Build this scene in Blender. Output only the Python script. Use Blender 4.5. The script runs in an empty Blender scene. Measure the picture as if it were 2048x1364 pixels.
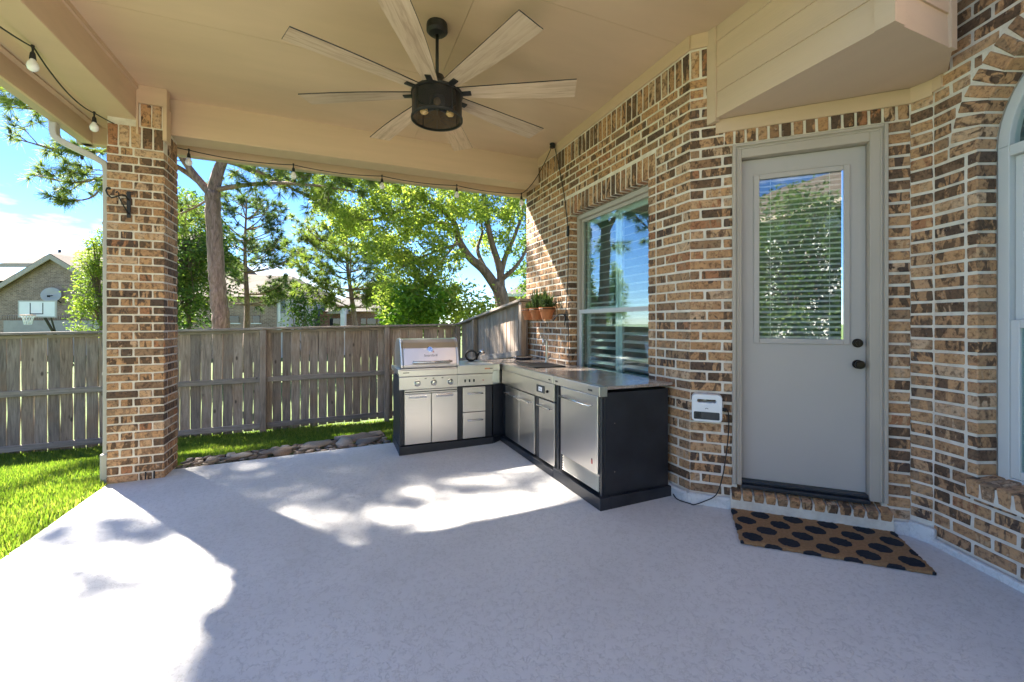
import bpy, bmesh, math, random
import numpy as np
from mathutils import Vector, Matrix
random.seed(7); RNG = np.random.default_rng(7)
R = math.radians
scene = bpy.context.scene
COL = scene.collection

# ------------------------------------------------------------------ camera
CAM_H = 1.38
YAW = math.atan2(.413, 1.0)                    # the camera looks 22.4 degrees to the right of the house axis
CY, SY = math.cos(YAW), math.sin(YAW)
FPX, U0, V0 = 857.0, 1024.0, 647.0             # focal length and horizon, for a picture 2048 wide
cd = bpy.data.cameras.new('camera'); cam = bpy.data.objects.new('camera', cd); COL.objects.link(cam)
cam.location = (0, 0, CAM_H); cam.rotation_euler = (R(90), 0, -YAW)
cd.lens = 36.0 * FPX / 2048.0; cd.sensor_width = 36.0; cd.shift_y = -(682.0 - V0) / 2048.0
cd.clip_start = .05; cd.clip_end = 2000
scene.camera = cam

# ------------------------------------------------------------------ sun, sky, exposure
SUN = Vector((-1.80, 2.75, 3.22)).normalized()          # direction towards the sun
SUN_EL = math.asin(SUN.z)
ld = bpy.data.lights.new('sun', 'SUN'); ld.energy = 5.0; ld.angle = R(.9); ld.color = (1, .93, .82)
lo = bpy.data.objects.new('sun', ld); COL.objects.link(lo)
lo.rotation_euler = SUN.to_track_quat('Z', 'Y').to_euler(); lo.location = (-8, 12, 20)
world = bpy.data.worlds.new('World'); scene.world = world; world.use_nodes = True
wn, wl = world.node_tree.nodes, world.node_tree.links
wn.clear()
wo = wn.new('ShaderNodeOutputWorld'); wb = wn.new('ShaderNodeBackground')
sky = wn.new('ShaderNodeTexSky'); sky.sky_type = 'NISHITA'; sky.sun_disc = False
sky.sun_elevation = SUN_EL; sky.sun_rotation = math.atan2(SUN.x, SUN.y)
sky.altitude = 1500; sky.air_density = 1.0; sky.dust_density = 0.0; sky.ozone_density = 7.0
tc = wn.new('ShaderNodeTexCoord'); mp = wn.new('ShaderNodeMapping'); mp.inputs['Scale'].default_value = (1, 1, 3.2)
mp.inputs['Location'].default_value = (1.7, .4, .35)
nz = wn.new('ShaderNodeTexNoise'); nz.inputs['Scale'].default_value = 2.6; nz.inputs['Detail'].default_value = 7; nz.inputs['Roughness'].default_value = .58
cr = wn.new('ShaderNodeValToRGB'); cr.color_ramp.elements[0].position = .56; cr.color_ramp.elements[1].position = .74
cr.color_ramp.elements[1].color = (.85, .85, .85, 1)
mx = wn.new('ShaderNodeMix'); mx.data_type = 'RGBA'; mx.inputs['B'].default_value = (9.5, 9.8, 10.4, 1)
wl.new(tc.outputs['Generated'], mp.inputs['Vector']); wl.new(mp.outputs[0], nz.inputs['Vector']); wl.new(nz.outputs['Fac'], cr.inputs['Fac'])
hs = wn.new('ShaderNodeHueSaturation'); hs.inputs['Saturation'].default_value = 1.1; hs.inputs['Hue'].default_value = .505
wl.new(cr.outputs['Color'], mx.inputs['Factor']); wl.new(sky.outputs[0], hs.inputs['Color']); wl.new(hs.outputs[0], mx.inputs['A'])
wl.new(mx.outputs['Result'], wb.inputs['Color']); wb.inputs['Strength'].default_value = .05
wl.new(wb.outputs[0], wo.inputs[0])
vs = scene.view_settings
vs.view_transform = 'Standard'; vs.look = 'None'; vs.gamma = 1.0; vs.exposure = 2.88; vs.use_curve_mapping = False
scene.cycles.max_bounces = 8; scene.cycles.diffuse_bounces = 5; scene.cycles.transparent_max_bounces = 16
scene.cycles.use_denoising = True

# ------------------------------------------------------------------ geometry helpers
def cam2w(X, Y, z): return (X * CY + Y * SY, -X * SY + Y * CY, z)
def at(u, v, Y): return Vector(cam2w((u - U0) / FPX * Y, Y, CAM_H - (v - V0) * Y / FPX))
def px(p):
    X = p[0] * CY - p[1] * SY; Y = p[0] * SY + p[1] * CY
    return (U0 + FPX * X / Y, V0 - FPX * (p[2] - CAM_H) / Y, Y) if Y > .05 else (-9999, -9999, Y)
def floor_z(x): return -.02 * (2.54 - x) if x < 2.54 else 0.0

class MB:
    def __init__(s): s.v = []; s.f = []
    def add(s, vs, fs):
        b = len(s.v); s.v += [tuple(p) for p in vs]; s.f += [tuple(b + i for i in f) for f in fs]; return s
    def box(s, a, b):
        x0, y0, z0 = (min(a[i], b[i]) for i in range(3)); x1, y1, z1 = (max(a[i], b[i]) for i in range(3))
        return s.add([(x0,y0,z0),(x1,y0,z0),(x1,y1,z0),(x0,y1,z0),(x0,y0,z1),(x1,y0,z1),(x1,y1,z1),(x0,y1,z1)],
                     [(0,3,2,1),(4,5,6,7),(0,1,5,4),(1,2,6,5),(2,3,7,6),(3,0,4,7)])
    def obox(s, fr, a, b):                       # box in a wall frame: s along the wall, d into the wall, z up
        m = MB().box(a, b); return s.add([fr.p(*q) for q in m.v], m.f)
    def prism(s, poly, z0, z1):                  # counter-clockwise polygon in plan
        n = len(poly)
        return s.add([(x, y, z0) for x, y in poly] + [(x, y, z1) for x, y in poly],
                     [tuple(range(n - 1, -1, -1)), tuple(range(n, 2 * n))] + [(i, (i + 1) % n, n + (i + 1) % n, n + i) for i in range(n)])
    def tube(s, pts, rad, seg=8, cap=True):
        pts = [Vector(p) for p in pts]; n = len(pts)
        rad = rad if isinstance(rad, (list, tuple)) else [rad] * n
        b = len(s.v); up = None
        for i, p in enumerate(pts):
            t = (pts[min(i + 1, n - 1)] - pts[max(i - 1, 0)])
            t = t.normalized() if t.length > 1e-9 else Vector((0, 0, 1))
            if up is None: up = t.orthogonal().normalized()
            else:
                up = up - t * up.dot(t); up = up.normalized() if up.length > 1e-6 else t.orthogonal().normalized()
            w = t.cross(up)
            for k in range(seg):
                a = 2 * math.pi * k / seg; s.v.append(tuple(p + (up * math.cos(a) + w * math.sin(a)) * rad[i]))
        for i in range(n - 1):
            for k in range(seg):
                a0 = b + i * seg + k; a1 = b + i * seg + (k + 1) % seg
                s.f.append((a0, a1, a1 + seg, a0 + seg))
        if cap:
            s.f.append(tuple(b + k for k in range(seg - 1, -1, -1))); s.f.append(tuple(b + (n - 1) * seg + k for k in range(seg)))
        return s
    def lathe(s, prof, c=(0, 0, 0), seg=24, axis=None, close=False):   # prof: (r, h); axis: turned direction
        q = Vector(axis).to_track_quat('Z', 'Y') if axis is not None else None
        b = len(s.v); c = Vector(c); n = len(prof)
        for r, h in prof:
            for k in range(seg):
                a = 2 * math.pi * k / seg; p = Vector((r * math.cos(a), r * math.sin(a), h))
                s.v.append(tuple(c + (q @ p if q else p)))
        for i in range(n - 1):
            for k in range(seg):
                a0 = b + i * seg + k; a1 = b + i * seg + (k + 1) % seg; s.f.append((a0, a1, a1 + seg, a0 + seg))
        if prof[0][0] > 1e-5 and not close: s.f.append(tuple(b + k for k in range(seg - 1, -1, -1)))
        if prof[-1][0] > 1e-5 and not close: s.f.append(tuple(b + (n - 1) * seg + k for k in range(seg)))
        return s
    def mesh(s, name, mats, smooth=False):
        m = bpy.data.meshes.new(name); m.from_pydata(s.v, [], s.f)
        for k in (mats if isinstance(mats, (list, tuple)) else [mats]): m.materials.append(k)
        if smooth:
            m.polygons.foreach_set('use_smooth', [True] * len(m.polygons))
        return m
    def build(s, name, mat, parent=None, smooth=False, bevel=0, seg=2):
        return link(name, s.mesh(name, mat, smooth), parent, bevel=bevel, seg=seg, smooth=smooth)

def tri_mesh(name, V, F, mat):                  # numpy mesh, faces of one size
    m = bpy.data.meshes.new(name); k = F.shape[1]
    m.vertices.add(len(V)); m.vertices.foreach_set('co', V.astype(np.float32).ravel())
    m.loops.add(F.size); m.loops.foreach_set('vertex_index', F.astype(np.int32).ravel())
    m.polygons.add(len(F)); m.polygons.foreach_set('loop_start', (np.arange(len(F)) * k).astype(np.int32))
    m.update(calc_edges=True); m.validate(); m.materials.append(mat); return m

def link(name, mesh, parent=None, loc=None, rot=None, bevel=0, seg=2, smooth=False):
    o = bpy.data.objects.new(name, mesh); COL.objects.link(o)
    if loc is not None: o.location = loc
    if rot is not None: o.rotation_euler = rot
    if parent is not None:
        o.parent = parent
        if parent.type == 'EMPTY': o.matrix_parent_inverse = Matrix.Translation(-parent.location)
    if bevel:
        b = o.modifiers.new('bevel', 'BEVEL'); b.width = bevel; b.segments = seg; b.limit_method = 'ANGLE'; b.angle_limit = R(40)
    return o
def tag(o, label=None, cat=None, group=None, kind=None):
    if label: o['label'] = label
    if cat: o['category'] = cat
    if group: o['group'] = group
    if kind: o['kind'] = kind
    return o
def thing(name, loc, label, cat, group=None):
    e = bpy.data.objects.new(name, None); COL.objects.link(e); e.location = Vector(loc); e.empty_display_size = .1
    return tag(e, label, cat, group)

class Frame:                                     # a wall: s runs left to right seen from outside, d goes into the wall
    def __init__(s, x, y, dx, dy): s.x, s.y, s.dx, s.dy = x, y, dx, dy; s.nx, s.ny = -dy, dx; s.rz = math.atan2(dy, dx)
    def p(s, a, d, z): return (s.x + s.dx * a + s.nx * d, s.y + s.dy * a + s.ny * d, z)

# ------------------------------------------------------------------ materials
def nodes_of(name):
    m = bpy.data.materials.new(name); m.use_nodes = True; nt = m.node_tree; nt.nodes.clear()
    out = nt.nodes.new('ShaderNodeOutputMaterial'); return m, nt, out
class NT:
    def __init__(s, name):
        s.m, s.nt, s.out = nodes_of(name)
    def n(s, t, ins=None, **kw):
        nd = s.nt.nodes.new('ShaderNode' + t)
        for k, v in kw.items(): setattr(nd, k, v)
        for k, v in (ins or {}).items():
            if hasattr(v, 'is_linked') or isinstance(v, bpy.types.NodeSocket): s.nt.links.new(v, nd.inputs[k])
            else: nd.inputs[k].default_value = v
        return nd
    def math(s, op, a, b=None, c=None):
        ins = {0: a}
        if b is not None: ins[1] = b
        if c is not None: ins[2] = c
        return s.n('Math', ins, operation=op).outputs[0]
    def noise(s, vec, scale, detail=4, rough=.55, dist=0, dims='3D', w=None):
        ins = {'Scale': scale, 'Detail': detail, 'Roughness': rough, 'Distortion': dist}
        if vec is not None: ins['Vector'] = vec
        nd = s.n('TexNoise', ins, noise_dimensions=dims)
        if w is not None:
            if isinstance(w, bpy.types.NodeSocket): s.nt.links.new(w, nd.inputs['W'])
            else: nd.inputs['W'].default_value = w
        return nd.outputs['Fac']
    def ramp(s, fac, stops, interp='LINEAR'):
        nd = s.n('ValToRGB', {'Fac': fac}); r = nd.color_ramp; r.interpolation = interp
        while len(r.elements) < len(stops): r.elements.new(.5)
        for e, (p, c) in zip(r.elements, stops):
            e.position = p; e.color = (*c, 1) if len(c) == 3 else c
        return nd.outputs['Color']
    def mix(s, fac, a, b, blend='MIX'):
        nd = s.n('Mix', data_type='RGBA', blend_type=blend)
        for k, v in (('Factor', fac), ('A', a), ('B', b)):
            i = [q for q in nd.inputs if q.name == k and q.enabled][0] if k != 'Factor' else nd.inputs[0]
            if isinstance(v, bpy.types.NodeSocket): s.nt.links.new(v, i)
            else: i.default_value = v if k == 'Factor' else (*v, 1) if len(v) == 3 else v
        return [q for q in nd.outputs if q.name == 'Result' and q.enabled][0]
    def bump(s, h, strength=.3, dist=.01): return s.n('Bump', {'Height': h, 'Strength': strength, 'Distance': dist}).outputs[0]
    def obj(s, scale=(1, 1, 1), off=None):
        c = s.n('TexCoord').outputs['Object']
        nd = s.n('Mapping', {'Vector': c, 'Scale': scale})
        if off is not None: s.nt.links.new(off, nd.inputs['Location'])
        return nd.outputs[0]
    def rand(s):
        a = s.n('ObjectInfo').outputs['Random']; b = s.n('NewGeometry').outputs['Random Per Island']
        return s.math('FRACT', s.math('ADD', a, b))
    def pbsdf(s, **ins):
        nd = s.n('BsdfPrincipled', {k.replace('_', ' '): v for k, v in ins.items()}); return nd
    def done(s, sh):
        s.nt.links.new(sh if isinstance(sh, bpy.types.NodeSocket) else sh.outputs[0], s.out.inputs['Surface']); return s.m

def paint(name, col, rough=.6, var=.06, scale=3.0, bump=.05, bscale=90, metallic=0.0, stretch=(1, 1, 1)):
    t = NT(name); v = t.obj(stretch)
    n1 = t.noise(v, scale, 5); n2 = t.noise(v, bscale, 3)
    lo_ = tuple(c * (1 - var * 1.6) for c in col); hi_ = tuple(min(1, c * (1 + var)) for c in col)
    c = t.ramp(n1, [(.3, lo_), (.7, hi_)])
    return t.done(t.pbsdf(Base_Color=c, Roughness=rough, Metallic=metallic, Normal=t.bump(n2, bump, .004)))

def make_brick(name, warm=1.0):
    t = NT(name); r = t.rand(); off = t.math('MULTIPLY', r, 57.3)
    comb = t.n('CombineXYZ', {'X': off, 'Y': t.math('MULTIPLY', r, 31.7), 'Z': t.math('MULTIPLY', r, 83.1)}).outputs[0]
    v = t.obj((1, 1, 1), comb)
    r2 = t.math('FRACT', t.math('MULTIPLY', r, 17.77)); r3 = t.math('FRACT', t.math('MULTIPLY', r, 43.13))
    base = t.ramp(r, [(0, (.45, .285, .165)), (.17, (.52, .34, .20)), (.33, (.30, .195, .125)), (.44, (.44, .285, .175)), (.60, (.21, .14, .096)),
                      (.68, (.48, .33, .215)), (.80, (.38, .20, .115)), (.86, (.56, .43, .32)), (.965, (.12, .085, .068))], 'CONSTANT')
    spot = t.ramp(r2, [(0, (.125, .083, .056)), (.25, (.50, .33, .195)), (.46, (.15, .10, .068)), (.66, (.31, .22, .15)), (.80, (.53, .38, .25)), (.94, (.10, .07, .058))], 'CONSTANT')
    vb = t.obj((1.0, 1.0, .38), comb)
    n1 = t.noise(vb, 19, 3, .55, .6)
    thr = t.math('MULTIPLY_ADD', r3, .15, .41)
    m1 = t.n('MapRange', {'Value': n1, 'From Min': thr, 'From Max': t.math('ADD', thr, .055)}).outputs[0]
    c = t.mix(m1, base, spot)
    n2 = t.noise(v, 38, 4, .65, .4)
    dk = t.ramp(n2, [(.34, (.42, .38, .36)), (.5, (1, 1, 1)), (.70, (1.25, 1.2, 1.14))])
    c = t.mix(1.0, c, dk, 'MULTIPLY'); c = t.mix(1.0, c, (.88, .745, .61), 'MULTIPLY')
    n3 = t.noise(v, 26, 5, .7)
    lime = t.ramp(n3, [(.63, (0, 0, 0)), (.72, (1, 1, 1))])
    c = t.mix(t.math('MULTIPLY', lime, .45), c, (.58, .5, .41))
    n4 = t.noise(v, 140, 4, .7)
    h = t.math('ADD', t.math('MULTIPLY', n2, .8), t.math('MULTIPLY', n4, .35))
    return t.done(t.pbsdf(Base_Color=c, Roughness=.86, Normal=t.bump(h, .55, .006)))

def make_mortar():
    t = NT('mortar'); v = t.obj()
    n1 = t.noise(v, 9, 6, .6); n2 = t.noise(v, 70, 5, .7)
    c = t.ramp(n1, [(.3, (.58, .50, .41)), (.55, (.73, .66, .56)), (.8, (.79, .73, .64))])
    return t.done(t.pbsdf(Base_Color=c, Roughness=.92, Normal=t.bump(n2, .9, .008)))

def make_concrete():
    t = NT('patio_coating'); v = t.obj()
    wv = t.n('Mapping', {'Vector': v}).outputs[0]
    d = t.n('TexNoise', {'Vector': wv, 'Scale': 34.0, 'Detail': 2.0}).outputs['Color']
    dv = t.n('VectorMath', {0: wv, 1: t.n('VectorMath', {0: d, 1: (.05, .05, .05)}, operation='MULTIPLY').outputs[0]}, operation='ADD').outputs[0]
    ve = t.n('TexVoronoi', {'Vector': dv, 'Scale': 46.0}, feature='DISTANCE_TO_EDGE').outputs['Distance']
    brk = t.noise(v, 30, 2, .5)
    ln = t.math('MULTIPLY', t.n('MapRange', {'Value': ve, 'From Min': .0, 'From Max': .13, 'To Min': 1.0, 'To Max': 0.0}).outputs[0],
                t.n('MapRange', {'Value': brk, 'From Min': .42, 'From Max': .56}).outputs[0])
    big = t.noise(v, .9, 5, .6); sm = t.noise(v, 55, 4, .7)
    c = t.ramp(big, [(.3, (.60, .58, .555)), (.55, (.66, .64, .615)), (.75, (.70, .68, .655))])
    c = t.mix(t.math('MULTIPLY', ln, .34), c, (.36, .34, .32))
    st = t.ramp(t.noise(v, 2.3, 8, .7), [(.56, (0, 0, 0)), (.74, (1, 1, 1))])
    c = t.mix(t.math('MULTIPLY', st, .28), c, (.42, .39, .35))
    sp = t.ramp(t.noise(v, 17, 3, .6), [(.70, (0, 0, 0)), (.76, (1, 1, 1))])
    c = t.mix(t.math('MULTIPLY', sp, .35), c, (.34, .31, .27))
    h = t.math('SUBTRACT', t.math('MULTIPLY', sm, .4), t.math('MULTIPLY', ln, .7))
    return t.done(t.pbsdf(Base_Color=c, Roughness=.7, Normal=t.bump(h, .6, .005)))

def make_wood(name, cols, axis=2, rough=.8, knots=True, rings=9.0, bump=.5):
    t = NT(name); r = t.rand(); off = t.math('MULTIPLY', r, 71.0)
    comb = t.n('CombineXYZ', {'X': off, 'Y': t.math('MULTIPLY', r, 23.0), 'Z': t.math('MULTIPLY', r, 47.0)}).outputs[0]
    sc = [1.0, 1.0, 1.0]; sc[axis] = .09
    v = t.obj(tuple(sc), comb)
    n1 = t.noise(v, 30, 5, .65, .8); n2 = t.noise(v, 150, 3, .7); n3 = t.noise(t.obj((1, 1, 1), comb), 1.7, 4, .6)
    c = t.ramp(n1, [(.28, cols[0]), (.5, cols[1]), (.72, cols[2])])
    tint = t.ramp(r, [(0, (.62, .60, .58)), (.35, (.9, .86, .82)), (.6, (1.05, 1.0, .95)), (.8, (.82, .72, .62)), (1, (1.2, 1.1, 1.0))])
    c = t.mix(1.0, c, tint, 'MULTIPLY')
    c = t.mix(t.ramp(n3, [(.5, (0, 0, 0)), (.8, (.75, .75, .75))]), c, cols[3])
    if knots:
        vk = t.n('TexVoronoi', {'Vector': t.obj((1, 1, .45), comb), 'Scale': 5.2}).outputs['Distance']
        c = t.mix(t.n('MapRange', {'Value': vk, 'From Min': .05, 'From Max': .11, 'To Min': .85, 'To Max': 0.0}).outputs[0], c, cols[4])
    h = t.math('ADD', n1, t.math('MULTIPLY', n2, .4))
    return t.done(t.pbsdf(Base_Color=c, Roughness=rough, Normal=t.bump(h, bump, .006)))

def make_steel(name, col=(.62, .60, .57), rough=.27, axis=0):
    t = NT(name); sc = [260.0] * 3; sc[axis] = 3.0
    v = t.obj(tuple(sc)); n = t.noise(v, 1.0, 3, .6); b = t.noise(t.obj(), 2.5, 3)
    rr = t.n('MapRange', {'Value': n, 'To Min': rough - .03, 'To Max': rough + .06}).outputs[0]
    c = t.mix(t.math('MULTIPLY', b, .5), tuple(x * 1.05 for x in col), tuple(x * .86 for x in col))
    return t.done(t.pbsdf(Base_Color=c, Metallic=1.0, Roughness=rr, Normal=t.bump(n, .012, .0004)))

def make_granite():
    t = NT('granite'); v = t.obj()
    n1 = t.noise(v, 170, 3, .7); n2 = t.noise(v, 9, 5, .6, 1.2)
    c = t.ramp(n1, [(.3, (.07, .06, .055)), (.45, (.27, .23, .2)), (.55, (.42, .37, .33)), (.72, (.58, .53, .48))])
    c = t.mix(t.ramp(n2, [(.4, (0, 0, 0)), (.65, (.6, .6, .6))]), c, (.30, .2, .15))
    return t.done(t.pbsdf(Base_Color=c, Roughness=.16, Specular_IOR_Level=.6))

def make_leaf(name, cols, trans=.45, rough=.55):
    t = NT(name); r = t.n('NewGeometry').outputs['Random Per Island']
    big = t.noise(t.obj(), .8, 3)
    f = t.math('ADD', t.math('MULTIPLY', r, .62), t.math('MULTIPLY_ADD', big, .9, -.27))
    n = len(cols); c = t.ramp(f, [(i / max(1, n - 1), q) for i, q in enumerate(cols)])
    pb = t.pbsdf(Base_Color=c, Roughness=rough, Specular_IOR_Level=.3)
    tr = t.n('BsdfTranslucent', {'Color': t.mix(1.0, c, (1.25, 1.35, .7), 'MULTIPLY')})
    return t.done(t.n('MixShader', {0: trans, 1: pb.outputs[0], 2: tr.outputs[0]}))

def make_bark(name, a, b, c_):
    t = NT(name); v = t.obj((1, 1, .22)); n1 = t.noise(v, 17, 6, .68, 1.0); vo = t.n('TexVoronoi', {'Vector': t.obj((1, 1, .35)), 'Scale': 15.0}, feature='DISTANCE_TO_EDGE').outputs['Distance']
    c = t.ramp(n1, [(.3, a), (.52, b), (.75, c_)])
    h = t.math('ADD', n1, t.math('MULTIPLY', vo, 1.2))
    return t.done(t.pbsdf(Base_Color=c, Roughness=.92, Normal=t.bump(h, .9, .03)))

def make_glass(name, tint=(.84, .95, .93), refl=.13):
    t = NT(name)
    fc = t.n('LayerWeight', {'Blend': .5}).outputs['Facing']
    f = t.math('MULTIPLY_ADD', t.math('POWER', fc, 5.0), 1.0 - refl, refl)
    wav = t.noise(t.obj(), 2.2, 2)
    gl = t.n('BsdfGlossy', {'Color': (.96, .98, 1, 1), 'Roughness': .008, 'Normal': t.bump(wav, .05, .01)})
    tr = t.n('BsdfTransparent', {'Color': (*tint, 1)})
    return t.done(t.n('MixShader', {0: f, 1: tr.outputs[0], 2: gl.outputs[0]}))

def make_mat():
    t = NT('coir_mat'); v = t.n('TexCoord').outputs['Object']
    s = t.n('SeparateXYZ', {0: v}); wob = t.noise(v, 90, 2)
    x = t.math('ADD', s.outputs[0], t.math('MULTIPLY_ADD', wob, .012, -.006)); y = t.math('ADD', s.outputs[1], t.math('MULTIPLY_ADD', wob, .012, -.006))
    def dots(ox, oy, px_, py_):
        a = t.math('SUBTRACT', t.math('FRACT', t.math('DIVIDE', t.math('ADD', x, ox), px_)), .5); b = t.math('SUBTRACT', t.math('FRACT', t.math('DIVIDE', t.math('ADD', y, oy), py_)), .5)
        a = t.math('MULTIPLY', a, px_); b = t.math('MULTIPLY', b, py_)
        return t.math('SQRT', t.math('ADD', t.math('MULTIPLY', a, a), t.math('MULTIPLY', b, b)))
    d = t.math('MINIMUM', dots(5.0, 5.08, .20, .245), dots(5.1, 5.2025, .20, .245))
    m = t.n('MapRange', {'Value': d, 'From Min': .057, 'From Max': .06, 'To Min': 1.0, 'To Max': 0.0}).outputs[0]
    f1 = t.noise(v, 420, 3, .7); f2 = t.noise(v, 60, 3, .6)
    tan = t.ramp(t.math('ADD', t.math('MULTIPLY', f1, .6), t.math('MULTIPLY', f2, .4)), [(.3, (.24, .12, .05)), (.5, (.44, .24, .105)), (.72, (.58, .35, .17))])
    ink = t.ramp(f1, [(.35, (.010, .012, .02)), (.7, (.03, .034, .05))])
    c = t.mix(m, tan, ink)
    return t.done(t.pbsdf(Base_Color=c, Roughness=.95, Normal=t.bump(f1, 1.0, .012)))

def make_grassground():
    t = NT('lawn'); v = t.obj(); n1 = t.noise(v, 1.3, 5, .6); n2 = t.noise(v, 40, 4, .7); n3 = t.noise(v, 5, 4)
    c = t.ramp(t.math('ADD', t.math('MULTIPLY', n1, .5), t.math('MULTIPLY', n2, .5)), [(.35, (.035, .05, .012)), (.5, (.07, .115, .02)), (.68, (.13, .19, .035))])
    c = t.mix(t.ramp(n3, [(.62, (0, 0, 0)), (.78, (.7, .7, .7))]), c, (.16, .12, .065))
    return t.done(t.pbsdf(Base_Color=c, Roughness=.95, Normal=t.bump(n2, .8, .03)))

def make_farbrick(name, a, b, mortar, sc=1.0):
    t = NT(name); v = t.n('TexCoord').outputs['UV'] if False else t.obj()
    sp = t.n('SeparateXYZ', {0: v})
    uv = t.n('CombineXYZ', {'X': t.math('ADD', t.math('MULTIPLY', sp.outputs[0], CY), t.math('MULTIPLY', sp.outputs[1], -SY)), 'Y': sp.outputs[2]}).outputs[0]
    br = t.n('TexBrick', {'Vector': uv, 'Scale': 1.0, 'Brick Width': .23 * sc, 'Row Height': .078 * sc, 'Mortar Size': .008 * sc, 'Color1': (*a, 1), 'Color2': (*b, 1), 'Mortar': (*mortar, 1)})
    n = t.noise(v, 2.2, 4); n2 = t.noise(v, 14, 3)
    c = t.mix(1.0, br.outputs[0], t.ramp(t.math('ADD', t.math('MULTIPLY', n, .4), t.math('MULTIPLY', n2, .6)), [(.3, (.6, .6, .62)), (.6, (1, 1, 1)), (.75, (1.35, 1.3, 1.25))]), 'MULTIPLY')
    return t.done(t.pbsdf(Base_Color=c, Roughness=.9))
def make_shingle(name, a, b):
    t = NT(name); v = t.obj(); n = t.noise(v, 1.2, 4); n2 = t.noise(t.obj((1, 1, 3)), 11, 3, .7)
    w = t.math('FRACT', t.math('MULTIPLY', t.n('SeparateXYZ', {0: v}).outputs[2], 7.0))
    c = t.ramp(t.math('ADD', t.math('MULTIPLY', n, .35), t.math('MULTIPLY', n2, .65)), [(.35, a), (.65, b)])
    c = t.mix(t.n('MapRange', {'Value': w, 'From Min': .0, 'From Max': .16, 'To Min': .35, 'To Max': 0.0}).outputs[0], c, tuple(q * .4 for q in a))
    return t.done(t.pbsdf(Base_Color=c, Roughness=.95))

M = {}
M['brick'] = make_brick('brick'); M['mortar'] = make_mortar(); M['concrete'] = make_concrete()
M['ceiling'] = paint('ceiling_paint', (.62, .445, .295), .62, .08, 1.6, .12, 60, stretch=(.25, 1, 1))
M['trim'] = paint('trim_paint', (.60, .43, .285), .55, .05, 2.0, .18, 50, stretch=(.3, 1, 4))
M['siding'] = paint('siding_paint', (.57, .425, .305), .6, .05, 2.0, .35, 45, stretch=(1, .18, 2.5))
M['gutter'] = paint('gutter_paint', (.46, .36, .24), .42, .06, 3, .05, 30)
M['door'] = paint('door_paint', (.42, .375, .34), .5, .03, 1.2, .03, 120)
M['doortrim'] = paint('door_trim_paint', (.42, .355, .29), .5, .04, 2, .05, 70)
M['winframe'] = paint('window_frame_paint', (.42, .37, .31), .5, .04, 2, .03, 70)
M['winwhite'] = paint('window_white_vinyl', (.56, .56, .54), .45, .03, 2, .02, 70)
M['black'] = paint('black_powder_coat', (.018, .02, .026), .42, .2, 6, .10, 260)
M['blackmetal'] = paint('black_iron', (.012, .012, .012), .5, .2, 12, .2, 200)
M['bronze'] = paint('oil_rubbed_bronze', (.022, .017, .015), .32, .2, 12, .1, 200, metallic=.7)
M['rubber'] = paint('black_rubber', (.012, .012, .013), .6, .1, 20, .05, 100)
M['steel'] = make_steel('brushed_steel', (.68,.65,.61), .3, axis=0); M['steely'] = make_steel('brushed_steel_door', (.68,.65,.61), axis=0, rough=.3); M['chrome'] = make_steel('polished_steel', (.7, .68, .66), .14)
M['granite'] = make_granite()
M['bladewood'] = make_wood('fan_blade_wood', [(.42, .29, .195), (.66, .50, .355), (.78, .62, .47), (.54, .39, .27), (.24, .16, .10)], axis=0, rough=.6, knots=False, bump=.12)
M['fence'] = make_wood('weathered_cedar', [(.17, .14, .115), (.34, .285, .24), (.50, .43, .37), (.30, .18, .105), (.05, .033, .022)], axis=2, bump=.7)
M['fencex'] = make_wood('weathered_rail', [(.19, .17, .15), (.34, .30, .265), (.46, .415, .37), (.27, .21, .165), (.07, .05, .04)], axis=0, bump=.7)
M['fencey'] = make_wood('weathered_rail_side', [(.19, .17, .15), (.34, .30, .265), (.46, .415, .37), (.27, .21, .165), (.07, .05, .04)], axis=1, bump=.7)
M['terracotta'] = paint('terracotta', (.47, .165, .06), .8, .12, 14, .2, 80)
M['soil'] = paint('soil', (.03, .02, .014), .95, .3, 40, .8, 60)
M['whiteplastic'] = paint('white_plastic', (.74, .75, .76), .35, .02, 4, .02, 100)
M['darkpanel'] = paint('dark_panel', (.02, .028, .04), .25, .1, 6, .0, 100)
M['slat'] = paint('blind_slat', (.74, .73, .71), .5, .03, 6, .03, 80)
M['interior'] = paint('room_reflection_tint', (.30, .38, .37), .9, .3, 2, .1, 10)  # teal tone paints in the blue-green reflection between the louvers
M['darkroom'] = paint('dim_room', (.15, .17, .15), .9, .4, 2, .1, 10)
M['glass'] = make_glass('window_glass'); M['doorglass'] = make_glass('door_glass', (.93, .96, .95), .16)
M['leaf_elm'] = make_leaf('elm_leaf', [(.07, .12, .03), (.17, .24, .05), (.30, .35, .075), (.42, .42, .11)], .62)
M['leaf_dark'] = make_leaf('dark_leaf', [(.025, .06, .02), (.055, .115, .028), (.12, .18, .04), (.22, .26, .06)], .45)
M['leaf_bright'] = make_leaf('bright_leaf', [(.04, .11, .012), (.09, .19, .018), (.17, .27, .025)], .5)
M['leaf_herb'] = make_leaf('herb_leaf', [(.03, .055, .02), (.06, .10, .035), (.11, .15, .06)], .3)
M['needle'] = make_leaf('pine_needle', [(.04, .08, .02), (.10, .15, .035), (.20, .25, .065), (.29, .30, .09)], .5)
M['needle_dark'] = make_leaf('pine_needle_dark', [(.03, .065, .024), (.08, .125, .042), (.17, .21, .07)], .45)
M['cypress'] = make_leaf('cypress_leaf', [(.05, .10, .02), (.15, .22, .035), (.33, .36, .07)], .55)
M['grass'] = make_leaf('grass_blade', [(.045, .085, .014), (.095, .165, .02), (.165, .25, .03), (.23, .28, .05), (.31, .28, .12)], .45, .6)
M['bark_pine'] = make_bark('pine_bark', (.085, .055, .045), (.25, .165, .13), (.40, .29, .245))
M['bark_elm'] = make_bark('elm_bark', (.06, .045, .032), (.15, .115, .082), (.25, .2, .155))
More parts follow.
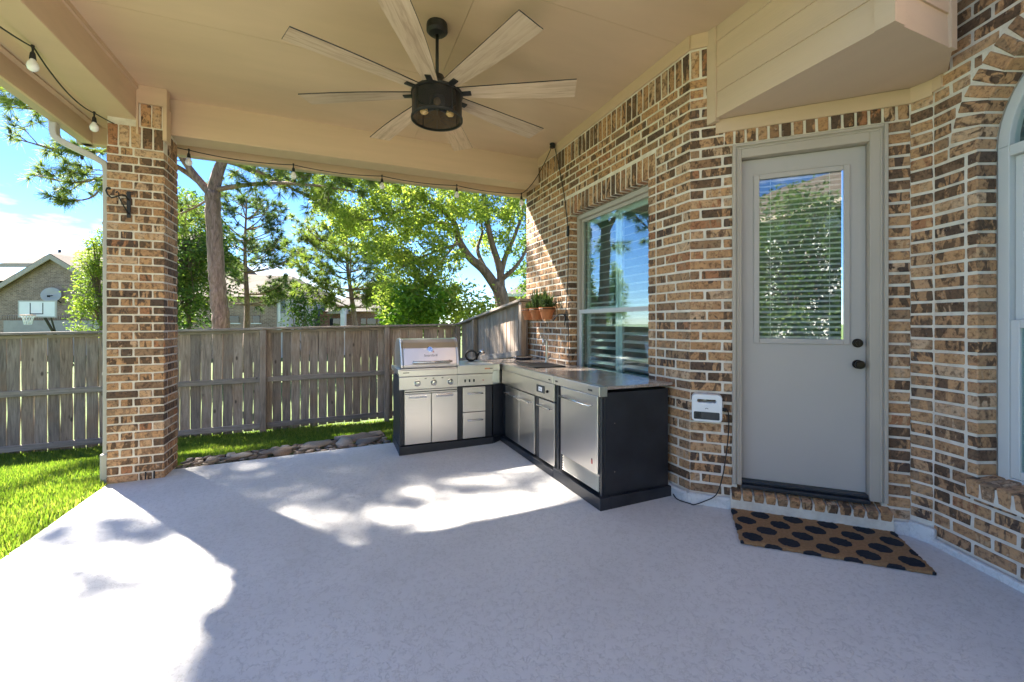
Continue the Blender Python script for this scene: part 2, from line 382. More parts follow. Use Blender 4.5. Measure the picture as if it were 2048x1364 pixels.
M['cone'] = paint('pine_cone', (.06, .035, .02), .9, .3, 60, .5, 60)
M['lawn'] = make_grassground()
M['stone'] = None
t = NT('river_stone'); r = t.rand(); v = t.obj(); n = t.noise(v, 22, 5, .65)
c = t.ramp(r, [(0, (.24, .18, .13)), (.2, (.34, .27, .20)), (.4, (.16, .135, .115)), (.55, (.42, .36, .29)), (.7, (.27, .19, .13)), (.85, (.2, .18, .17))], 'CONSTANT')
c = t.mix(1.0, c, t.ramp(n, [(.3, (.65, .62, .6)), (.7, (1.25, 1.2, 1.15))]), 'MULTIPLY')
M['stone'] = t.done(t.pbsdf(Base_Color=c, Roughness=.8, Normal=t.bump(n, .5, .01)))
M['mat'] = make_mat()
M['farbrick'] = make_farbrick('neighbour_brick', (.22, .135, .095), (.36, .235, .17), (.40, .34, .28))
M['farbrick2'] = make_farbrick('neighbour_red_brick', (.20, .085, .055), (.29, .14, .09), (.33, .27, .22))
M['shingle'] = make_shingle('roof_shingle', (.06, .045, .034), (.115, .09, .068)); M['shingle2'] = make_shingle('roof_shingle_grey', (.055, .047, .042), (.095, .085, .078))
M['fartrim'] = paint('neighbour_trim', (.40, .33, .26), .7); M['farwall'] = paint('neighbour_siding', (.45, .43, .41), .7, .05, 1); M['farwhite'] = paint('neighbour_white', (.7, .69, .66), .7)
M['farglass'] = make_glass('neighbour_glass', (.1, .12, .13), .07)
M['garage'] = paint('garage_paint', (.35, .31, .27), .6)
M['bulb'] = paint('frosted_bulb', (.80, .79, .77), .2, .02, 10, 0, 50)
M['amber'] = paint('amber_bulb', (.75, .5, .2), .15, .2, 30, 0, 50)
M['red'] = paint('red_enamel', (.5, .03, .025), .4); M['orange'] = paint('orange_print', (.62, .2, .06), .5)
M['pipe'] = paint('downspout_paint', (.50, .455, .40), .5, .05, 3, .03, 40)
t = NT('black_wire_mesh'); v = t.obj((1, 1, 1)); sp = t.n('SeparateXYZ', {0: v})
M['wiremesh'] = t.done(t.n('MixShader', {0: .82, 1: t.n('BsdfTransparent', {'Color': (.9, .85, .8, 1)}).outputs[0], 2: t.pbsdf(Base_Color=(.014, .013, .012, 1), Roughness=.45, Metallic=.3).outputs[0]}))

# ------------------------------------------------------------------ ground
def sstep(a, b, x):
    t_ = min(1, max(0, (x - a) / (b - a))); return t_ * t_ * (3 - 2 * t_)
def ground_z(x, y):
    z = -.115 - .41 * sstep(5.0, 8.7, y)
    if x < -1.9: z += -.018 * min(6, -1.9 - x)
    if 2.35 < x < 9 and y < 9: z = max(z, -.13)
    return z
xs = sorted(set([-900, -300, -120, -60, -35, -22] + [round(-14 + .5 * i, 2) for i in range(45)] + [12, 20, 40, 120, 300, 900]))
ys = sorted(set([-900, -300, -120, -60, -35] + [round(-16 + .5 * i, 2) for i in range(76)] + [26, 34, 60, 120, 300, 900]))
mb = MB()
for y in ys:
    for x in xs:
        z = ground_z(x, y)
        if -1.85 < x < 8 and -2.2 < y < 5.2: z = -.32
        mb.v.append((x, y, z))
nx_ = len(xs)
for j in range(len(ys) - 1):
    for i in range(nx_ - 1):
        a = j * nx_ + i; mb.f.append((a, a + 1, a + nx_ + 1, a + nx_))
tag(mb.build('ground', M['lawn'], smooth=True), kind='structure')

PATIO_X0, PATIO_Y1 = -1.93, 5.27
mb = MB(); pts = [(PATIO_X0, -1.6), (7.5, -1.6), (7.5, PATIO_Y1), (2.54, PATIO_Y1), (PATIO_X0, PATIO_Y1)]
mb.add([(PATIO_X0, -1.6, floor_z(PATIO_X0)), (2.54, -1.6, 0), (2.54, PATIO_Y1, 0), (PATIO_X0, PATIO_Y1, floor_z(PATIO_X0)), (6.5, -1.6, 0), (6.5, PATIO_Y1, 0),
        (PATIO_X0, -1.6, -.3), (2.54, -1.6, -.3), (2.54, PATIO_Y1, -.3), (PATIO_X0, PATIO_Y1, -.3), (6.5, -1.6, -.3), (6.5, PATIO_Y1, -.3)],
       [(0, 1, 2, 3), (1, 4, 5, 2), (0, 3, 9, 6), (3, 2, 8, 9), (2, 5, 11, 8), (1, 0, 6, 7), (4, 1, 7, 10), (5, 4, 10, 11)])
tag(mb.build('patio_floor', M['concrete'], bevel=.012), kind='structure')

# ------------------------------------------------------------------ bricks
PITCH, BH, BL, JT, BD = .0775, .0635, .226, .0145, .10
brick_cache = {}
def brick_mesh(l, h, d=BD):
    key = (round(l / .006), round(h / .003), round(d / .01)); k2 = (key, random.randrange(3))
    if k2 in brick_cache: return brick_cache[k2]
    l, h = key[0] * .006, key[1] * .003
    bm = bmesh.new(); bmesh.ops.create_cube(bm, size=1)
    for v in bm.verts:
        v.co = Vector((v.co.x * l, v.co.y * d + d / 2, v.co.z * h)) + Vector((random.uniform(-1, 1) * .0022, random.uniform(-1, 1) * .0018, random.uniform(-1, 1) * .0018))
    bmesh.ops.bevel(bm, geom=[e for e in bm.edges], offset=.0055, segments=1, affect='EDGES')
    m = bpy.data.meshes.new('brick'); bm.to_mesh(m); bm.free(); m.materials.append(M['brick'])
    brick_cache[k2] = m; return m

class Wall:
    """collects bricks of one wall; the ones that show largest become parts, the rest one joined part"""
    def __init__(s, parent): s.parent = parent; s.items = []
    def brick(s, fr, s0, s1, z0, z1, d=BD, proud=.005, tilt=0.0, hidden=False, ang=0.0, cz=None):
        if s1 - s0 < .02 or z1 - z0 < .02: return
        p = Vector(fr.p((s0 + s1) / 2, -proud + random.uniform(-.0018, .0018), (z0 + z1) / 2))
        u, v, Y = px(p); vis = (not hidden) and -30 < u < 2078 and -30 < v < 1394
        area = (s1 - s0) * (z1 - z0) / (Y * Y) if vis else 0
        s.items.append((area, brick_mesh(s1 - s0, z1 - z0, d), p, (tilt, ang, fr.rz + random.uniform(-.006, .006))))
    def emit(s, limit=300):
        s.items.sort(key=lambda q: -q[0])
        parts = [q for q in s.items if q[0] > 0][:limit]; rest = [q for q in s.items if q[0] <= 0] + [q for q in s.items if q[0] > 0][limit:]
        for a, m, p, rot in parts: link('brick', m, s.parent, p, rot)
        if rest:
            mb = MB()
            for a, m, p, rot in rest:
                T = Matrix.Translation(p) @ Matrix.LocRotScale(None, __import__('mathutils').Euler(rot), None)
                mb.add([T @ v.co for v in m.vertices], [tuple(f.vertices) for f in m.polygons])
            tag(mb.build('brick_courses', M['brick'], s.parent), kind='stuff')

def lay(w, fr, L, z0, nrow, blocked=(), start=0.0, hide=None, first=.12, s_from=0.0):
    """stretcher courses with every second row shifted; blocked: (s0, s1, za, zb) rectangles left free"""
    for i in range(nrow):
        za, zb = z0 + i * PITCH + .006, z0 + i * PITCH + .006 + BH; zc = (za + zb) / 2
        cuts = sorted((b[0], b[1]) for b in blocked if b[2] < zc < b[3])
        spans, c = [], s_from
        for b0, b1 in cuts:
            if b0 > c: spans.append((c, b0))
            c = max(c, b1)
        if c < L: spans.append((c, L))
        for a0, a1 in spans:
            x = a0
            l0 = BL if (i % 2 == 0) else random.choice((.075, .105, first))
            k = 0
            while x < a1 - .015:
                l = l0 if k == 0 else BL
                if a1 - x - l < .05: l = a1 - x
                w.brick(fr, x + (JT / 2 if x > a0 else 0), min(x + l, a1) - (JT / 2 if x + l < a1 else 0), za, zb, hidden=bool(hide and hide(fr.p(x + l / 2, 0, zc))))
                x += l + (JT if False else 0); k += 1
def soldiers(w, fr, s0, s1, z0, h=.20, n=None):
    n = n or max(1, round((s1 - s0) / .078)); p = (s1 - s0) / n
    for k in range(n): w.brick(fr, s0 + k * p + .006, s0 + (k + 1) * p - .006, z0 + .006, z0 + h)
def stack(w, fr, s0, s1, z0, nrow, skip=()):
    for i in range(nrow):
        za = z0 + i * PITCH + .006
        if any(a < za + .03 < b for a, b in skip): continue
        w.brick(fr, s0, s1, za, za + BH)

Z0 = .085                                          # bricks start on a concrete ledge
def row_z(i, z0=Z0): return z0 + i * PITCH

# ------------------------------------------------------------------ brick wall with the kitchen window
WX = 2.54; FAR_Y = 5.60
fA = Frame(WX, FAR_Y, 0, -1)
SA = lambda y: FAR_Y - y
wallA = thing('brick_wall', (WX, 4.0, 0), 'long tan and brown brick wall with the kitchen window, behind the steel cabinets', 'wall')
wA = Wall(wallA)
WIN_Y0, WIN_Y1 = 3.015, 4.365                      # opening
ZA0 = Z0; r_lo = 8; r_hi = 33                      # rows of the opening
zlo, zhi = row_z(r_lo), row_z(r_hi)                # .705 .. 2.643
SOLD = .205; nA = 41; ztopA = row_z(nA)            # 3.2625
lint0 = zhi; lint_rows = 3
blockA = [(SA(WIN_Y1), SA(WIN_Y0), zlo, zhi), (SA(WIN_Y1 + .16), SA(WIN_Y0 - .0), zhi, zhi + 3 * PITCH - .03), (SA(WIN_Y0), SA(WIN_Y0 - .10), zlo, zhi + 3 * PITCH - .03)]
hideA = lambda p: p[2] < .86 and 2.75 < p[1] < 5.4
lay(wA, fA, FAR_Y - 2.54, ZA0, nA, blockA, hide=hideA)
stack(wA, fA, SA(WIN_Y0), SA(WIN_Y0 - .10) - .012, zlo, r_hi - r_lo)
soldiers(wA, fA, SA(WIN_Y1 + .16), SA(WIN_Y0 - .0), zhi, .205)
wA.brick(fA, SA(WIN_Y0), SA(WIN_Y0 - .10) - .012, zhi + .006, zhi + .205)
soldiers(wA, fA, .0, FAR_Y - 2.54, ztopA, .215)
wA.emit(300)
TH = .16
def wall_body(parent, fr, L, z0, z1, openings, th=TH, s_from=0):
    mb = MB()
    ss = sorted(set([s_from, L] + [o[0] for o in openings] + [o[1] for o in openings]))
    for a, b in zip(ss[:-1], ss[1:]):
        c = (a + b) / 2; holes = sorted((o[2], o[3]) for o in openings if o[0] < c < o[1]); z = z0
        for h0, h1 in holes:
            if h0 > z: mb.obox(fr, (a, 0, z), (b, th, h0))
            z = h1
        if z < z1: mb.obox(fr, (a, 0, z), (b, th, z1))
    return mb.build('mortar', M['mortar'], parent)
wall_body(wallA, fA, FAR_Y - 2.54, -.1, 3.58, [(SA(WIN_Y1) - .006, SA(WIN_Y0) + .006, zlo - .006, zhi + .008)])
MB().obox(fA, (.0, -.045, -.1), (FAR_Y - 2.54, 0, .082)).build('concrete_ledge', M['concrete'], wallA, bevel=.02)
MB().obox(fA, (.0, -.018, 3.49), (FAR_Y - 2.54 + .01, .02, 3.598)).build('frieze_board', M['trim'], wallA)
# return of the wall at its far corner
fAr = Frame(WX + 3.0, FAR_Y + .0, -1, 0)
MB().box((WX + .002, FAR_Y - .15, -.1), (WX + 3.0, FAR_Y - .002, 3.58)).build('side_return', M['mortar'], wallA)

def window_sash(parent, fr, s0, s1, z0, z1, d, bar, mat, glass, dg):
    mb = MB()
    mb.obox(fr, (s0, d, z0), (s0 + bar, d + .035, z1)); mb.obox(fr, (s1 - bar, d, z0), (s1, d + .035, z1))
    mb.obox(fr, (s0 + bar, d + .001, z0), (s1 - bar, d + .034, z0 + bar)); mb.obox(fr, (s0 + bar, d + .001, z1 - bar), (s1 - bar, d + .034, z1))
    mb.build('sash', mat, parent, bevel=.004)
    MB().obox(fr, (s0 + bar - .004, d + dg, z0 + bar - .004), (s1 - bar + .004, d + dg + .004, z1 - bar + .004)).build('pane', glass, parent)

# the window: frame, two sashes, shutters behind the glass
s0, s1 = SA(WIN_Y1) + .004, SA(WIN_Y0) - .004
mb = MB(); fd = .085
mb.obox(fA, (s0, fd, zlo + .004), (s0 + .045, fd + .075, zhi - .004)); mb.obox(fA, (s1 - .045, fd, zlo + .004), (s1, fd + .075, zhi - .004))
mb.obox(fA, (s0 + .045, fd + .001, zhi - .052), (s1 - .045, fd + .074, zhi - .004)); mb.obox(fA, (s0 + .045, fd + .001, zlo + .004), (s1 - .045, fd + .074, zlo + .05))
winA = mb.build('window', M['winframe'], wallA, bevel=.005)
window_sash(winA, fA, s0 + .047, s1 - .047, 1.485, zhi - .054, fd + .036, .035, M['winframe'], M['glass'], .012)
window_sash(winA, fA, s0 + .047, s1 - .047, zlo + .052, 1.54, fd + .0, .045, M['winwhite'], M['glass'], .012)
mid = (s0 + s1) / 2
for a, b in ((s0 + .06, mid - .005), (mid + .005, s1 - .06)):
    mb = MB()
    for q in (a, b - .05): mb.obox(fA, (q, fd + .10, zlo + .05), (q + .05, fd + .128, zhi - .06))
    for z in (zlo + .05, 1.50, zhi - .13): mb.obox(fA, (a + .05, fd + .101, z), (b - .05, fd + .127, z + .07))
    mb.build('shutter_frame', M['slat'], winA)
    z = zlo + .16
    sm = None
    while z < zhi - .17:
        if not 1.46 < z < 1.60:
            mbs = MB(); 
            l2 = (b - a - .11) / 2
            q = [(-.032, -.013), (0, .006), (.032, .013), (0, -.006)]
            if sm is None:
                mbs.add([(sx * l2, dy, dz) for sx in (-1, 1) for dy, dz in q], [(0, 1, 5, 4), (1, 2, 6, 5), (2, 3, 7, 6), (3, 0, 4, 7), (0, 3, 2, 1), (4, 5, 6, 7)])
                sm = mbs.mesh('louver', M['slat'])
            link('louver', sm, winA, fA.p((a + b) / 2, fd + .114, z), (0, 0, fA.rz))
        z += .083
mb = MB()
mb.obox(fA, (s0 - .1, fd + 1.2, zlo - .1), (s1 + .1, fd + 1.25, zhi + .1))
for a, b in (((s0 - .1, fd + .16, zlo - .1), (s0 - .02, fd + 1.2, zhi + .1)), ((s1 + .02, fd + .16, zlo - .1), (s1 + .1, fd + 1.2, zhi + .1)), ((s0 - .02, fd + .16, zlo - .1), (s1 + .02, fd + 1.2, zlo - .02)), ((s0 - .02, fd + .16, zhi + .02), (s1 + .02, fd + 1.2, zhi + .1))): mb.obox(fA, a, b)
mb.build('room_behind', M['interior'], winA)

# ------------------------------------------------------------------ brick wall with the door (45 degrees)
Q = math.sqrt(.5)
fD = Frame(2.54, 2.54, Q, -Q); LD = 1.333
wallD = thing('brick_wall', (2.9, 2.2, 0), 'narrow angled brick wall holding the grey back door', 'wall')
wD = Wall(wallD)
DT0, DT1 = .293, 1.212                              # outer edges of the door trim
z_step = .185
nD = 34; z_head = row_z(nD)                         # 2.72
lay(wD, fD, LD, Z0, 41, [(DT0, DT1, 0, z_head), (DT0 - .06, LD, z_head, 3.6), (.155, LD, z_head + .2, 3.6)])
soldiers(wD, fD, DT0 - .06, LD, z_head - .004, .135, 15)
soldiers(wD, fD, .0, .15, ztopA, .215)
for k in range(13):                                 # rowlock step below the threshold
    w_ = (DT1 - DT0 + .03) / 13; a = DT0 - .015 + k * w_
    p = Vector(fD.p(a + w_ / 2, -.062, .110)); m = brick_mesh(w_ - .014, .066, .15)
    wD.items.append((1, m, p, (.26, 0, fD.rz)))
wD.emit(300)
wall_body(wallD, fD, LD + .01, -.1, 3.58, [(DT0 + .03, DT1 - .03, .1, z_head - .03)])
MB().obox(fD, (-.02, -.032, -.1), (LD, 0, .082)).build('concrete_ledge', M['concrete'], wallD, bevel=.02)
MB().add([fD.p(a_, d_, z_) for a_ in (DT0 - .016, DT1 + .016) for d_, z_ in ((-.054, .02), (.08, .02), (.08, .172), (-.054, .128))], [(0, 1, 5, 4), (1, 2, 6, 5), (2, 3, 7, 6), (3, 0, 4, 7), (0, 3, 2, 1), (4, 5, 6, 7)]).build('step_mortar', M['mortar'], wallD)
MB().obox(fD, (.004, -.018, 3.49), (.17, .02, 3.598)).build('frieze_board', M['trim'], wallD)
BOXZ = 2.915
MB().obox(fD, (.18, -.016, 2.815), (LD - .003, .02, BOXZ)).build('frieze_board', M['trim'], wallD)
# door: trim, jamb, slab, glass with blinds
door = MB()
DS0, DS1, DZ0, DZ1 = .357, 1.112, .222, 2.60
g0, g1, gz0, gz1 = .455, 1.005, 1.25, 2.465
dd = .05
door.obox(fD, (DS0, dd, DZ0), (g0, dd + .045, DZ1)); door.obox(fD, (g1, dd, DZ0), (DS1, dd + .045, DZ1))
door.obox(fD, (g0, dd, DZ0), (g1, dd + .045, gz0)); door.obox(fD, (g0, dd, gz1), (g1, dd + .045, DZ1))
doorO = door.build('door', M['door'], wallD)
tag(doorO, 'taupe grey half glass door slab')
mb = MB()
for a, b in (((g0 - .018, 0, gz0 - .018), (g0 + .02, 0, gz1 + .018)), ((g1 - .02, 0, gz0 - .018), (g1 + .018, 0, gz1 + .018))): mb.obox(fD, (a[0], dd - .012, a[2]), (b[0], dd + .001, b[2]))
mb.obox(fD, (g0 + .02, dd - .011, gz0 - .018), (g1 - .02, dd + .001, gz0 + .02)); mb.obox(fD, (g0 + .02, dd - .011, gz1 - .02), (g1 - .02, dd + .001, gz1 + .018))
mb.build('glazing_frame', M['door'], doorO, bevel=.005)
MB().obox(fD, (g0 + .012, dd + .006, gz0 + .012), (g1 - .012, dd + .010, gz1 - .012)).build('pane', M['doorglass'], doorO)
MB().obox(fD, (g0 - .05, dd + .30, gz0 - .1), (g1 + .05, dd + .31, gz1 + .1)).build('room_behind', M['darkroom'], doorO)
sl = MB().add([(sx * (g1 - g0 - .05) / 2, dy, dz) for sx in (-1, 1) for dy, dz in ((-.010, -.008), (-.001, .001), (.010, .008), (.001, -.001))], [(0, 1, 5, 4), (1, 2, 6, 5), (2, 3, 7, 6), (3, 0, 4, 7), (0, 3, 2, 1), (4, 5, 6, 7)]).mesh('blind_slat', M['slat'])
nsl = 32
for k in range(nsl): link('blind_slat', sl, doorO, fD.p((g0 + g1) / 2, dd + .027, gz0 + .03 + k * (gz1 - gz0 - .06) / (nsl - 1)), (0, 0, fD.rz))
for q in (.17, .83):
    MB().tube([fD.p(g0 + (g1 - g0) * q, dd + .016, gz0 + .02), fD.p(g0 + (g1 - g0) * q, dd + .016, gz1 - .02)], .0018, 5).build('blind_cord', M['slat'], doorO)
for z, nm in ((1.245, 'deadbolt'), (1.10, 'knob')):
    c = Vector(fD.p(1.066, dd, z)); ax = Vector((-Q, -Q, 0))
    pr = [(.031, 0), (.031, .006), (.026, .011), (.012, .013), (.011, .03)] + ([(.020, .034), (.028, .045), (.029, .056), (.022, .066), (0, .068)] if nm == 'knob' else [(.019, .031), (.019, .036), (0, .037)])
    h = MB().lathe(pr, c, 20, ax)
    if nm == 'deadbolt': h.box(c + ax * .036 + Vector((-.005, -.005, -.016)), c + ax * .046 + Vector((.005, .005, .016)))
    h.build(nm, M['bronze'], doorO, smooth=False)
mb = MB()
for a, b in ((DT0, DS0 - .004), (DS1 + .004, DT1)):
    w_ = b - a; e = 1 if a < .5 else -1
    mb.obox(fD, (a, -.012, .185), (b, .11, z_head - .01))
    o0 = a if e == 1 else b
    mb.obox(fD, (o0, -.026, .186), (o0 + e * .022, -.012, z_head - .0101)); mb.obox(fD, (o0 + e * .030, -.020, .187), (o0 + e * .042, -.012, z_head - .0402))
mb.obox(fD, (DS0 - .004, -.0121, DZ1 + .006), (DS1 + .004, .109, z_head - .01)); mb.obox(fD, (DT0 + .022, -.0255, z_head - .032), (DT1 - .022, -.012, z_head - .0102)); mb.obox(fD, (DT0 + .042, -.0195, z_head - .052), (DT1 - .042, -.012, z_head - .040))
mb.build('door_frame', M['doortrim'], wallD, bevel=.004)
mb = MB(); mb.obox(fD, (DS0 - .003, -.035, .168), (DS1 + .003, .11, .196)); mb.obox(fD, (DS0 - .003, .0, .196), (DS1 + .003, .10, .219))
mb.build('threshold', M['black'], wallD, bevel=.006)

# ------------------------------------------------------------------ right-hand brick wall with the arched window
C2 = (3.483, 1.597); C3 = (3.483, 1.478)
fF2 = Frame(*C2, 0, -1); d3 = (SY, CY)
fF3 = Frame(*C3, -SY, -CY); LF3 = 2.9
wallR = thing('brick_wall', (3.2, .8, 0), 'brick wall at the right edge with the white arched window', 'wall')
wR = Wall(wallR)
z0R = .045
lay(wR, fF2, C2[1] - C3[1] - .006, z0R + PITCH, 36, first=.2)
wR_open0, wR_open1, sill_z, spring = .257, 1.40, .505, 2.37
rad = (wR_open1 - wR_open0) / 2; cs = (wR_open0 + wR_open1) / 2
nsill = round((sill_z - z0R) / PITCH)
ARING = .17
for i in range(46):
    za, zb = z0R + i * PITCH + .006, z0R + i * PITCH + .006 + BH; zc = (za + zb) / 2
    def fill(a0, a1, odd):
        x = a0; k = 0
        while x < a1 - .015:
            l = (BL if not odd else .105) if k == 0 else BL
            if a1 - x - l < .05: l = a1 - x
            wR.brick(fF3, x + (JT / 2 if x > a0 else 0), min(x + l, a1) - (JT / 2 if x + l < a1 else 0), za, zb); x += l; k += 1
    odd = i % 2
    if zc < sill_z - .10: fill(0, LF3, odd)
    elif zc < spring:
        if zc < sill_z - .01: fill(0, wR_open0 - .012, odd)
        else:
            wR.brick(fF3, .004, wR_open0 - .075, za, zb); wR.brick(fF3, wR_open0 - .062, wR_open0, za, zb, d=.115)
        fill(wR_open1 + .012, LF3, odd)
    else:
        dz = zc - spring; ro = rad + ARING
        if dz < ro:
            hw = math.sqrt(max(0, ro * ro - dz * dz)); a = max(.05, cs - hw)
            if a > .06: fill(0, a - .004, odd)
            fill(cs + hw + .004, LF3, odd)
        else: fill(0, LF3, odd)
nring = 27
for k in range(nring):
    th = math.pi * (k + .5) / nring; rc = rad + ARING / 2 - .004
    sc_, zc = cs - math.cos(th) * rc, spring + math.sin(th) * rc
    p = Vector(fF3.p(sc_, -.0065, zc)); m = brick_mesh(math.pi * (rad + .03) / nring - .011, ARING - .012, .115)
    u, v, Y = px(p); vis = -30 < u < 2078 and -30 < v < 1394
    e = Matrix.Rotation(fF3.rz, 3, 'Z') @ Matrix.Rotation(math.pi / 2 - (math.pi - th), 3, 'Y')
    eu = e.to_euler()
    wR.items.append((.01 if vis else 0, m, p, (eu.x, eu.y, eu.z)))
for k in range(15):                                 # sloping sill of rowlock bricks
    w_ = .078; a = wR_open0 - .03 + k * w_
    p = Vector(fF3.p(a + w_ / 2, -.05, sill_z - .058)); m = brick_mesh(w_ - .012, .095, .18)
    u, v, Y = px(p)
    wR.items.append((.01 if (u < 2080) else 0, m, p, (.13, 0, fF3.rz)))
wR.emit(300)
mb = MB()
mb.obox(fF2, (0, 0, -.1), (C2[1] - C3[1], TH, 3.58))
wo_ = wR_open0 - .007; mb.obox(fF3, (0, 0, -.1), (wo_, TH, 3.7)); mb.obox(fF3, (wR_open1 + .007, 0, -.1), (LF3, TH, 3.7)); mb.obox(fF3, (wo_, 0, -.1), (wR_open1 + .007, TH, sill_z - .09))
ns = 24
for k in range(ns):
    a0 = math.pi * k / ns; a1 = math.pi * (k + 1) / ns
    rm = rad + .007; q0 = (cs - math.cos(a0) * rm, spring + math.sin(a0) * rm); q1 = (cs - math.cos(a1) * rm, spring + math.sin(a1) * rm)
    mb.add([fF3.p(q0[0], 0, q0[1]), fF3.p(q1[0], 0, q1[1]), fF3.p(q1[0], 0, 3.7), fF3.p(q0[0], 0, 3.7), fF3.p(q0[0], TH, q0[1]), fF3.p(q1[0], TH, q1[1]), fF3.p(q1[0], TH, 3.7), fF3.p(q0[0], TH, 3.7)],
           [(0, 1, 2, 3), (4, 7, 6, 5), (0, 4, 5, 1), (2, 6, 7, 3)])
mb.obox(fF3, (wR_open0 - .03, -.044, sill_z - .115), (wR_open1 + .03, .1, sill_z - .026))
mb.build('mortar', M['mortar'], wallR)
MB().obox(fF3, (-.0, -.04, -.1), (LF3, 0, .042)).obox(fF2, (0, -.04, -.1), (C2[1] - C3[1] + .02, 0, .10)).build('concrete_ledge', M['concrete'], wallR, bevel=.015)
MB().obox(fF2, (.0, -.016, 2.815), (C2[1] - C3[1] - .003, .02, BOXZ)).obox(fF3, (.002, -.016, 2.815 + .02), (.06, .02, BOXZ)).build('frieze_board', M['trim'], wallR)
# arched window
od = .105
mb = MB()
fw = .06
mb.obox(fF3, (wR_open0 + .002, od, sill_z - .05), (wR_open0 + fw, od + .06, spring)); mb.obox(fF3, (wR_open1 - fw, od, sill_z - .05), (wR_open1 - .002, od + .06, spring))
mb.obox(fF3, (wR_open0 + fw, od + .001, spring - .06), (wR_open1 - fw, od + .059, spring)); mb.obox(fF3, (wR_open0 + fw, od + .001, sill_z - .05), (wR_open1 - fw, od + .059, sill_z + .02))
for k in range(ns):
    a0 = math.pi * k / ns; a1 = math.pi * (k + 1) / ns; V = []
    for d_ in (od, od + .06):
        for a in (a0, a1):
            for r_ in (rad - .002, rad - fw): V.append(fF3.p(cs - math.cos(a) * r_, d_, spring + math.sin(a) * r_))
    mb.add(V, [(0, 2, 3, 1), (4, 5, 7, 6), (1, 3, 7, 5), (0, 4, 6, 2)])
winR = mb.build('window', M['winwhite'], wallR, bevel=.004)
window_sash(winR, fF3, wR_open0 + fw + .002, wR_open1 - fw - .002, 1.36, spring - .062, od + .03, .04, M['winwhite'], M['glass'], .012)
window_sash(winR, fF3, wR_open0 + fw + .002, wR_open1 - fw - .002, sill_z + .022, 1.40, od + .002, .045, M['winwhite'], M['glass'], .012)
mb = MB(); V = [fF3.p(cs - math.cos(math.pi * k / ns) * (rad - fw + .01), od + .03, spring + math.sin(math.pi * k / ns) * (rad - fw + .01)) for k in range(ns + 1)]
mb.add(V, [tuple(range(ns + 1))]); mb.build('arched_pane', M['glass'], winR)
sm = MB().add([(sx * .46, dy, dz) for sx in (-1, 1) for dy, dz in ((-.03, -.013), (0, .006), (.03, .013), (0, -.006))], [(0, 1, 5, 4), (1, 2, 6, 5), (2, 3, 7, 6), (3, 0, 4, 7), (0, 3, 2, 1), (4, 5, 6, 7)]).mesh('louver', M['slat'])
z = sill_z + .12
while z < spring - .08:
    link('louver', sm, winR, fF3.p(cs, od + .13, z), (0, 0, fF3.rz)); z += .083
mb = MB(); mb.obox(fF3, (wR_open0 - .05, od + .7, sill_z - .1), (wR_open1 + .05, od + .75, 3.1))
mb.obox(fF3, (wR_open0 - .05, od + .09, sill_z - .1), (wR_open0 + .005, od + .7, 3.1)); mb.obox(fF3, (wR_open1 - .005, od + .09, sill_z - .1), (wR_open1 + .05, od + .7, 3.1)); mb.obox(fF3, (wR_open0, od + .09, sill_z - .15), (wR_open1, od + .7, sill_z - .06)); mb.obox(fF3, (wR_open0, od + .09, 3.0), (wR_open1, od + .7, 3.1))
mb.build('room_behind', M['interior'], winR)

# ------------------------------------------------------------------ siding box above the door
bx = 2.64; by = 1.285
boxT = thing('siding_overhang', (2.9, 1.8, BOXZ), 'tan clapboard box overhang with a triangular soffit above the door', 'overhang')
poly = [(bx, 2.44), (bx, by), (3.213, by), (3.45, 1.40), (3.483, 1.478), (3.483, 1.597)]
MB().prism(poly, BOXZ + .004, BOXZ + .02).build('soffit', M['siding'], boxT)
def clap(name, p0, p1, n, z0, z1, mat):
    fr_ = Frame(p0[0], p0[1], *(Vector((p1[0] - p0[0], p1[1] - p0[1])).normalized())); L = math.hypot(p1[0] - p0[0], p1[1] - p0[1])
    h = (z1 - z0) / n
    for k in range(n):
        a, b = z0 + k * h, z0 + (k + 1) * h + .0
        m = MB().add([fr_.p(0, -.013, a), fr_.p(L, -.013, a), fr_.p(L, -.003, b), fr_.p(0, -.003, b), fr_.p(0, .02, a), fr_.p(L, .02, a), fr_.p(L, .02, b), fr_.p(0, .02, b)],
                     [(0, 1, 2, 3), (4, 7, 6, 5), (0, 4, 5, 1), (2, 6, 7, 3), (1, 5, 6, 2), (0, 3, 7, 4)])
        m.build('clapboard', mat, boxT)
ZT = 4.25
clap('a', (bx, 2.44 - .07), (bx, by + .07), 7, BOXZ - .002, BOXZ + 7 * .19, M['siding'])
clap('b', (bx + .07, by), (3.213 - .06, by), 7, BOXZ - .002, BOXZ + 7 * .19, M['siding'])
MB().box((bx - .022, 2.44 - .07, BOXZ - .025), (bx + .02, 2.45, 3.598)).build('corner_board', M['siding'], boxT)
MB().prism([(bx - .022, by - .022), (bx + .07, by - .022), (bx + .07, by + .02), (bx + .02, by + .02), (bx + .02, by + .07), (bx - .022, by + .07)], BOXZ - .003, ZT).build('corner_board', M['siding'], boxT)
MB().box((3.213 - .06, by - .022, BOXZ - .003), (3.213, by + .02, ZT)).build('corner_board', M['siding'], boxT)
MB().prism([(3.19, by + .01), (3.213, by), (3.45, 1.40), (3.42, 1.41)], BOXZ + .001, ZT).build('end_panel', M['siding'], boxT)

